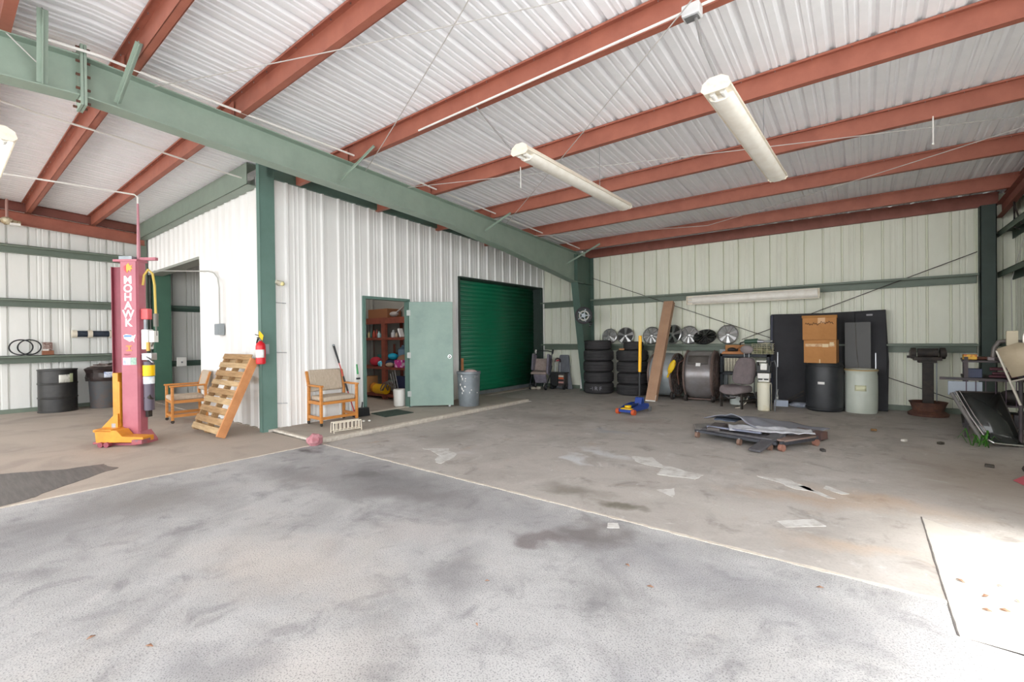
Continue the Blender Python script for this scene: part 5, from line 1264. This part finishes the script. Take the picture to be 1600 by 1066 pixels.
MB().add([tuple(p) for p in S], [(0, 1, 4, 5), (1, 2, 3, 4)]).build('seat_panel', mat('seat_cream', '#b9ab92', .6, 0, '#a6977d', 4), fc, solid=.03)
MB().b2((1.37, 8.08, 1.24), (1.47, 8.12, 1.42)).build('back_panel', mat('panel_cream', '#c4baa2', .6), fc, bevel=.006)
MB().tube([(1.52, 8.0, 1.44), (1.50, 8.02, 1.34), (1.50, 8.0, 1.24)], .012).tube([(1.50, 8.0, 1.40), (1.60, 7.9, 1.30)], .012).build('back_tube', MATS['frame_aluminium'], fc)
MB().b2((1.33, 8.10, 1.04), (1.60, 8.5, 1.07)).build('support_bar', rm, fc)
fc2 = MB().cyl((1.50, 8.15, 0), (1.50, 8.15, 1.10), .02).cyl((1.66, 8.1, 0), (1.66, 8.1, 1.12), .02).b2((1.46, 8.1, 1.0), (1.75, 8.2, 1.04)).build('stand', rm); tag(fc2, 'dark metal stand holding the folding chair', 'stand')
# green rope/plant at foot
gp = thing('green_weed', 'bright green trailing weed at foot of the chrome trimmed glass', 'plant', (1.12, 8.05, 0))
gmat = mat('leaf_green', '#4d8f2f', .5, 0, '#38731f', 12)
for k in range(16):
    a = rnd.uniform(0, 6.28); x0 = rnd.uniform(-.10, .08); y0 = rnd.uniform(-.22, .18); L_ = rnd.uniform(.08, .18); h = rnd.uniform(.06, .22)
    P_ = [V((x0, y0, .0)), V((x0 + cos(a) * L_ * .4, y0 + sin(a) * L_ * .4, h)), V((x0 + cos(a) * L_, y0 + sin(a) * L_, h * .3))]
    s_ = V((-sin(a), cos(a), 0)) * .012
    MB().add([tuple(P_[0] - s_ * .5), tuple(P_[0] + s_ * .5), tuple(P_[1] + s_), tuple(P_[1] - s_), tuple(P_[2])], [(0, 1, 2, 3), (3, 2, 4)]).build('leaf', gmat, gp, solid=.002)
rp = thing('red_pad', 'faded red plastic ramp at the right picture edge', 'ramp', (1.23, 6.14, 0), R(15))
MB().prism([(-.10, 0), (.30, 0), (.30, .16), (.22, .17), (.05, .10)], -.10, .16, lambda u, v, w: (u, w, v)).build('body', mat('faded_red', '#b0525c', .6), rp, bevel=.01)
tag(MB().ball((1.30, 6.62, .05), .05, 10, 6, (1.6, 1, 1)).build('black_lump', dark_m), 'small black lump on floor above the red ramp', 'litter')

# ---------------------------------------------------------------- heap on the floor (creepers, mats, boards)
hp = thing('mechanic_creeper', 'black mechanic creeper with brown casters lying under grey mats', 'creeper', (-1.32, 6.52, 0), R(-14))
for y in (-.13, .14): MB().box((0, y, .085), (1.05, .05, .035)).build('side_rail', mat('creeper_rail', '#4c4e55', .4, .3, '#3a3b40', 8), hp, bevel=.004)
MB().box((.0, 0, .115), (.92, .22, .03)).build('padded_deck', mat('deck_slate', '#5f5c5a', .6, 0, '#474650', 6, .35, .7), hp, bevel=.008)
for x, y in ((-.48, -.16), (-.40, .18), (.10, -.18), (.46, -.16), (.46, .18)):
    cq = MB().cyl((x - .02, y, .04), (x + .02, y, .04), .04, n=16).build('caster', mat('caster_brown', '#7a6052', .6), hp)
    MB().cyl((x, y, .05), (x, y, .09), .012).build('caster_stem', steel, cq)
h2 = thing('mechanic_creeper', 'second creeper end with copper coloured casters at right of the heap', 'creeper', (-.72, 6.62, 0), R(62))
MB().box((0, .09, .09), (.70, .03, .05)).build('side_rail', mat('creeper_rail', '#4c4e55'), h2, bevel=.004)
MB().box((0, -.09, .09), (.70, .03, .05)).build('side_rail', mat('creeper_rail', '#4c4e55'), h2, bevel=.004)
MB().box((.0, 0, .115), (.60, .22, .022)).build('padded_deck', mat('deck_pinkgrey', '#7d716e', .6, 0, '#8f7466', 6), h2, bevel=.006)
for x, y in ((-.34, -.10), (-.34, .10), (.3, -.1), (.3, .1)):
    MB().cyl((x, y - .025, .042), (x, y + .025, .042), .042, n=16).build('caster', mat('caster_copper', '#94695a', .5), h2)
def board(lb, nm, a, b, w, h, m, cat='board'):
    o = MB().beam(a, b, w, h).build(nm, m, bevel=.004); return tag(o, lb, cat)
board('short dark plank propped on front of the heap', 'plank', (-1.04, 6.00, .03), (-.84, 6.62, .165), .14, .03, mat('plank_slate', '#5b5a5e', .6, 0, '#474649', 8))
board('wide dark block board crossing left side of the heap', 'plank', (-1.60, 6.40, .15), (-1.60, 6.80, .16), .16, .035, mat('plank_umber', '#585250', .6))
board('dark box section at right end of the heap', 'plank', (-.80, 7.35, .06), (-.42, 7.18, .07), .16, .10, mat('plank_brown2', '#54474a', .6, 0, '#6a4a40', 8))
board('thin dark strip sticking out left of the heap', 'strip', (-1.98, 6.98, .012), (-1.45, 7.35, .02), .07, .015, dark_m)
def mat_sheet(lb, nm, x0, x1, y0, y1, zf, m, n=16, rz=0, cat='mat', th=.012):
    rows = []
    c_, s_ = cos(rz), sin(rz); cx, cy = (x0 + x1) / 2, (y0 + y1) / 2
    for i in range(n + 1):
        r_ = []
        for j in range(n + 1):
            x = x0 + (x1 - x0) * i / n - cx; y = y0 + (y1 - y0) * j / n - cy
            X = cx + x * c_ - y * s_; Y = cy + x * s_ + y * c_
            r_.append((X, Y, zf(i / n, j / n, X, Y)))
        rows.append(r_)
    return tag(MB().loft(rows).build(nm, m, smooth=50, solid=th), lb, cat)
gm1 = mat('mat_grey_blue', '#8d8f99', .75, 0, '#7c7e88', 4, .35, .7)
mat_sheet('large grey foam mat draped over the floor heap', 'foam_mat', -1.70, -.55, 6.72, 7.85, lambda a, b, X, Y: .20 + .07 * sin(a * 5) * (1 - b) + .03 * noise.noise(V((X * 4, Y * 4, 0))) + (.06 if .35 < a < .55 else 0) * (1 - b) * .6 - .10 * b, gm1, rz=R(-22))
mat_sheet('crumpled white plastic sheet along front edge of the grey mat', 'plastic_sheet', -1.45, -.50, 6.50, 6.82, lambda a, b, X, Y: .175 + .03 * noise.noise(V((X * 9, Y * 9, 3))) + .012 * sin(b * 9), mat('sheet_white', '#c9cacf', .4, 0, '#a2a4ac', 8), rz=R(14), cat='sheet', th=.006)
mat_sheet('pale grey flap lying flat at left of the heap', 'foam_mat', -2.05, -1.60, 6.95, 7.35, lambda a, b, X, Y: .03 + .04 * a + .02 * noise.noise(V((X * 6, Y * 6, 1))), mat('flap_pale', '#8e8c89', .8, 0, '#7c7976', 6), rz=R(20))
mat_sheet('bluish folded cloth at left top of the heap', 'folded_cloth', -1.70, -1.40, 6.95, 7.35, lambda a, b, X, Y: .19 + .02 * noise.noise(V((X * 9, Y * 9, 5))), mat('cloth_bluish', '#5f6b7c', .9, 0, '#4c5563', 9), rz=R(-10), cat='cloth')
tag(MB().cyl((-1.7, 6.50, .165), (-1.02, 6.36, .175), .016).build('steel_bar', mat('bar_bluegrey', '#7d8294', .3, .5)), 'bluish steel bar lying on the black creeper', 'bar')

# litter and leaves
for k, (x, y, c) in enumerate(((.10, 8.35, '#7b5a35'), (.40, 7.75, '#c9c4ba'), (-.40, 6.55, '#3d3a38'), (1.02, 6.75, '#3a352e'), (.75, 7.8, '#3d382f'))):
    tag(MB().box((x, y, .015), (.07, .045, .03), Matrix.Rotation(k, 3, 'Z')).build('litter', mat('litter_%d' % k, c, .8), bevel=.006), ['tan scrap on floor in front of white drum', 'tiny white crumb on floor right of the tan scrap', 'tiny dark scrap right of the floor heap', 'thin dark twig on floor near the right rack', 'dark twig on floor left of the green weed'][k], 'litter')
lf = mat('dry_leaf', '#b98f74', .8, 0, '#a5785d', 30)
spots = [(-1.72, 1.95), (-1.50, 1.62), (-1.15, 2.6), (-.95, 2.45), (-2.6, .6), (-2.9, .45), (-.2, 3.0), (.42, 3.55), (.50, 3.42), (.55, 3.30), (.62, 3.45), (.48, 3.25), (.70, 3.2), (-1.6, .9), (.58, 3.6)]
for k, (x, y) in enumerate(spots):
    a = rnd.uniform(0, 6.28); L_ = rnd.uniform(.012, .024); c_, s_ = cos(a) * L_, sin(a) * L_
    z = .004
    tag(MB().add([(x - c_, y - s_, z), (x + s_ * .4, y - c_ * .4, z + .006), (x + c_, y + s_, z), (x - s_ * .4, y + c_ * .4, z + .006)], [(0, 1, 2, 3)]).build('dry_leaf', lf, solid=.002),
        'small dry brown leaf on the pale concrete patch at right' if x > 0 else 'small dry brown leaf on the asphalt', 'leaf', 'dry leaves at right' if x > 0 else 'dry leaves on asphalt')

# ---------------------------------------------------------------- office interior seen through the door
si = thing('storage_rack', 'reddish wooden shelving full of goods inside the office', 'shelf', (-8.895, 6.50, .012), R(-90))
# local: runs along Y, front faces +X
for y in (-1.1, .06, 1.1):
    MB().b2((-.04, y - .07, 0), (.04, y + .07, 1.9)).build('upright', wood_red, si, bevel=.004)
    MB().b2((-.56, y - .05, 0), (-.48, y + .05, 1.9)).build('upright', wood_red, si, bevel=.004)
for z, h in ((.09, .07), (.72, .06), (1.40, .06), (1.86, .14)):
    MB().b2((-.58, -1.15, z), (.03, 1.15, z + .035)).build('shelf_board', wood_red, si)
    MB().b2((.0, -1.15, z - h + .035), (.045, 1.15, z + .035)).build('shelf_rail', wood_red, si, bevel=.004)
MB().b2((-.60, -1.15, .75), (-.58, 1.15, 1.95)).build('back_board', mat('brown_board', '#6b4a30', .8), si)
si_m = si
def put(nm, lb, cat, x, y, z, shape, m, rot=0, bev=.006):
    a = R(-90); y *= 1.32; X = -8.895 + cos(a) * x - sin(a) * y; Y = 6.50 + sin(a) * x + cos(a) * y
    o = shape(MB()).build(nm, m, None, bevel=bev); o.location = (X, Y, z + .012); o.rotation_euler = (0, 0, a + rot)
    return tag(o, lb, cat)
bx_ = lambda sx, sy, sz: (lambda q: q.b2((-sx / 2, -sy / 2, 0), (sx / 2, sy / 2, sz)))
bo = lambda r, h: (lambda q: q.lathe([(r * .9, 0), (r, .01), (r, h * .6), (r * .4, h * .8), (r * .4, h), (.005, h)], 14))
ba = lambda r, d=(1, 1, 1): (lambda q: q.ball((0, 0, r * d[2]), r, 14, 10, d))
U = 1.435
put('wooden_crate', 'brown wooden crate on top of the office shelving', 'crate', -.25, -.2, 1.895, bx_(.4, .75, .22), mat('crate_brown', '#8a5b3c', .8))
put('grey_hose', 'grey plastic elbow with pipe on top of office shelving', 'pipe', -.05, .28, 1.90, lambda q: q.ball((0, 0, .07), .09, 12, 8, (1, 1.5, .7)).cyl((0, .08, .1), (0, .5, .30), .022), mat('elbow_grey', '#a59c99', .6))
for k, (y, c, r, h, lb) in enumerate(((-.47, '#c9b88a', .03, .15, 'tan bottle at left of upper office shelf'), (-.40, '#3d5c55', .035, .18, 'dark teal bottle on upper office shelf'), (-.32, '#a8402d', .04, .18, 'rust red can on upper office shelf'),
                                      (-.24, '#8f3a33', .03, .20, 'tall dark red bottle on upper office shelf'), (-.17, '#bfe0e6', .04, .15, 'pale blue bottle on upper office shelf'), (-.09, '#4f9aa3', .03, .14, 'teal bottle on upper office shelf'),
                                      (-.03, '#b9b4b4', .04, .17, 'grey bottle beside the office shelf upright'), (.24, '#c7c8ca', .055, .17, 'silver-white jar right of the office shelf upright'), (.33, '#c9b79f', .03, .12, 'small beige jar on upper office shelf'))):
    put('bottle', lb, 'bottle', .0 - .06, y, U, bo(r, h), mat('bottle_%d' % k, c, .4))
put('white_book', 'white book leaning at right of upper office shelf', 'book', -.03, .48, U, lambda q: q.box((0, 0, .10), (.12, .04, .21), Matrix.Rotation(R(24), 3, 'X')), wt_m)
Z1 = .755
put('wood_trestle', 'brown wooden trestle standing on middle office shelf', 'trestle', -.35, -.1, Z1, lambda q: q.box((0, 0, .25), (.03, .5, .05), Matrix.Rotation(.2, 3, 'X')).box((0, .1, .3), (.03, .06, .45)).box((0, -.2, .2), (.03, .05, .38)), wood_red)
put('blue_jug', 'grey-blue jug at back of middle office shelf', 'jug', -.2, .38, Z1, lambda q: q.lathe([(.12, 0), (.13, .05), (.13, .4), (.05, .46), (.04, .5), (.005, .5)], 18), mat('jug_blue', '#5f7c92', .5))
put('teal_bin', 'teal plastic bin on middle office shelf', 'bin', -.25, -.12, Z1, bx_(.3, .4, .28), mat('teal', '#2a6a68', .5))
put('red_ball', 'red round cushion on middle office shelf', 'cushion', -.05, -.26, Z1, ba(.15, (.9, 1.1, .75)), mat('crimson', '#b52a3c', .7))
put('cyan_tub', 'bright cyan tub on middle office shelf', 'tub', -.12, .16, Z1 + .16, ba(.11, (1, 1.2, .7)), mat('cyan', '#1ba6c9', .4))
put('navy_bag', 'navy bag under the cyan tub', 'bag', -.08, .10, Z1, ba(.13, (.9, 1.7, .65)), mat('navy', '#232a48', .8))
put('cyan_toy', 'small cyan patterned ball at left of navy bag', 'ball', .03, -.04, Z1, ba(.07), mat('cyan2', '#2ea7c4', .5, 0, '#c9e6ec', 25, .5, .6))
put('tan_bag', 'tan bag at right of middle office shelf', 'bag', -.14, .44, Z1, ba(.17, (.8, 1.1, .85)), mat('tan_cloth', '#8e6f58', .85))
put('beige_cap', 'beige cap in front on middle office shelf', 'cap', .03, .22, Z1, ba(.085, (1, 1.3, .6)), mat('beige_cloth', '#b39a84', .85))
put('magenta_case', 'magenta and white case on middle office shelf', 'case', .02, .50, Z1, bx_(.14, .26, .17), mat('magenta', '#c2338d', .5, 0, '#e9cfe0', 9, .55, .6))
Z0 = .125
put('brown_carton', 'brown carton at left of lower office shelf', 'carton', -.1, -.50, Z0, bx_(.3, .2, .38), card)
put('clear_bag', 'clear plastic bag of parts on lower office shelf', 'bag', -.12, .04, Z0 + .16, ba(.15, (.9, 1.5, .6)), mat('bag_grey', '#79807c', .35, 0, '#4f6152', 14))
put('orange_tool', 'orange power tool on lower office shelf', 'power tool', -.02, -.30, Z0, lambda q: q.ball((0, 0, .12), .09, 12, 8, (1, 1.1, 1.3)).cyl((0, .03, .06), (0, .18, .09), .04), mat('tool_orange', '#c77a1a', .5))
put('yellow_tank', 'yellow cylindrical tank on lower office shelf', 'tank', .10, .05, Z0, lambda q: q.cyl((0, -.20, .12), (0, .18, .12), .115, n=24), mat('tank_yellow', '#dba512', .4))
put('dark_cloth', 'dark blue cloth hanging at right of lower office shelf', 'cloth', -.05, .55, Z0 + .1, bx_(.1, .5, .33), mat('navy', '#232a48'))
put('folded_tripod', 'folded grey metal stand leaning on lower office shelf', 'stand', .16, .42, 0, lambda q: q.cyl((0, -.08, .62), (.05, .14, .25), .010).cyl((0, .0, .66), (.05, .2, .2), .010).cyl((0, .08, .7), (.04, .26, .25), .010), steel)
put('tangled_hoses', 'tangle of grey hoses in front of lower office shelf', 'hose', .22, .38, 0, lambda q: q.tube([(.08 * cos(t * 1.3), .20 * sin(t), .34 + .10 * cos(t * 2.1)) for t in [i * .35 for i in range(50)]], .014, 6), mat('hose_taupe', '#5c524c', .6))
OL = bpy.data.lights.new('office_fill_light', 'POINT'); OL.energy = 18; OL.shadow_soft_size = .15; OL.color = (1, .95, .88)  # added unseen point light that brightens the office shelving
ob = bpy.data.objects.new('office_fill_light', OL); COL.objects.link(ob); ob.location = (-8.5, 5.2, 3.3)
put('white_jug', 'white bucket on floor inside the office doorway', 'bucket', .55, .98, 0, lambda q: q.lathe([(.10, 0), (.12, .02), (.13, .34), (.12, .36), (.005, .36)], 20), white_p)
# left room goods
lr = thing('goods_rack', 'narrow wire rack of odds and ends inside the left opening', 'rack', (-13.05, 4.75, .012), R(0))
for y in (-.40, .45):
    for x in (-.2, .2): MB().cyl((x, y, 0), (x, y, 1.9), .014).build('post', galv, lr)
for z in (.3, .8, 1.3, 1.75): MB().b2((-.22, -.42, z), (.22, .47, z + .02)).build('shelf', galv, lr)
for k in range(16):
    y = -.30 + (k % 4) * .19; z = (.32, .82, 1.32, 1.77)[k // 4]; h = rnd.uniform(.12, .34)
    c = ('#c9c4b8', '#7a6a58', '#b4573a', '#4d5a63', '#8f9a7c', '#d9d6cc')[rnd.randrange(6)]
    X, Y = -13.05 + .08, 4.75 + y
    m_ = mat('goods_' + c[1:], c, .6)
    o = (MB().b2((-.08, -.075, 0), (.08, .075, h)) if k % 3 else MB().lathe([(.06, 0), (.065, .01), (.065, h * .7), (.02, h * .85), (.02, h), (.004, h)], 14)).build('stored_item', m_, None, bevel=.004)
    o.location = (X, Y, z + .012)
    tag(o, 'stored item on the %s shelf of the rack inside left opening, place %s' % (('lowest', 'second', 'third', 'top')[k // 4], ('left', 'middle left', 'middle right', 'right')[k % 4]), 'box' if k % 3 else 'bottle', 'goods on the wire rack')
tag(MB().tube([(-12.8 + .0, 4.42 + .05 * sin(t * 2), .4 + t * .14) for t in range(9)], .03).build('hanging_chain', mat('hose_pale', '#a9aba8', .5, 0, '#6b6d6c', 20, .45, .6)), 'pale ribbed hose hanging on the rack in left opening', 'hose')
op = thing('outlet_plate', 'white plate on the lower girt inside the left opening', 'plate', (XL + .28, 3.80, .90))
MB().b2((-.01, -.10, -.10), (.03, .10, .12)).build('plate', white_p, op, bevel=.004)
MB().cyl((.03, 0, 0), (.045, 0, 0), .02).build('knob', steel, op)
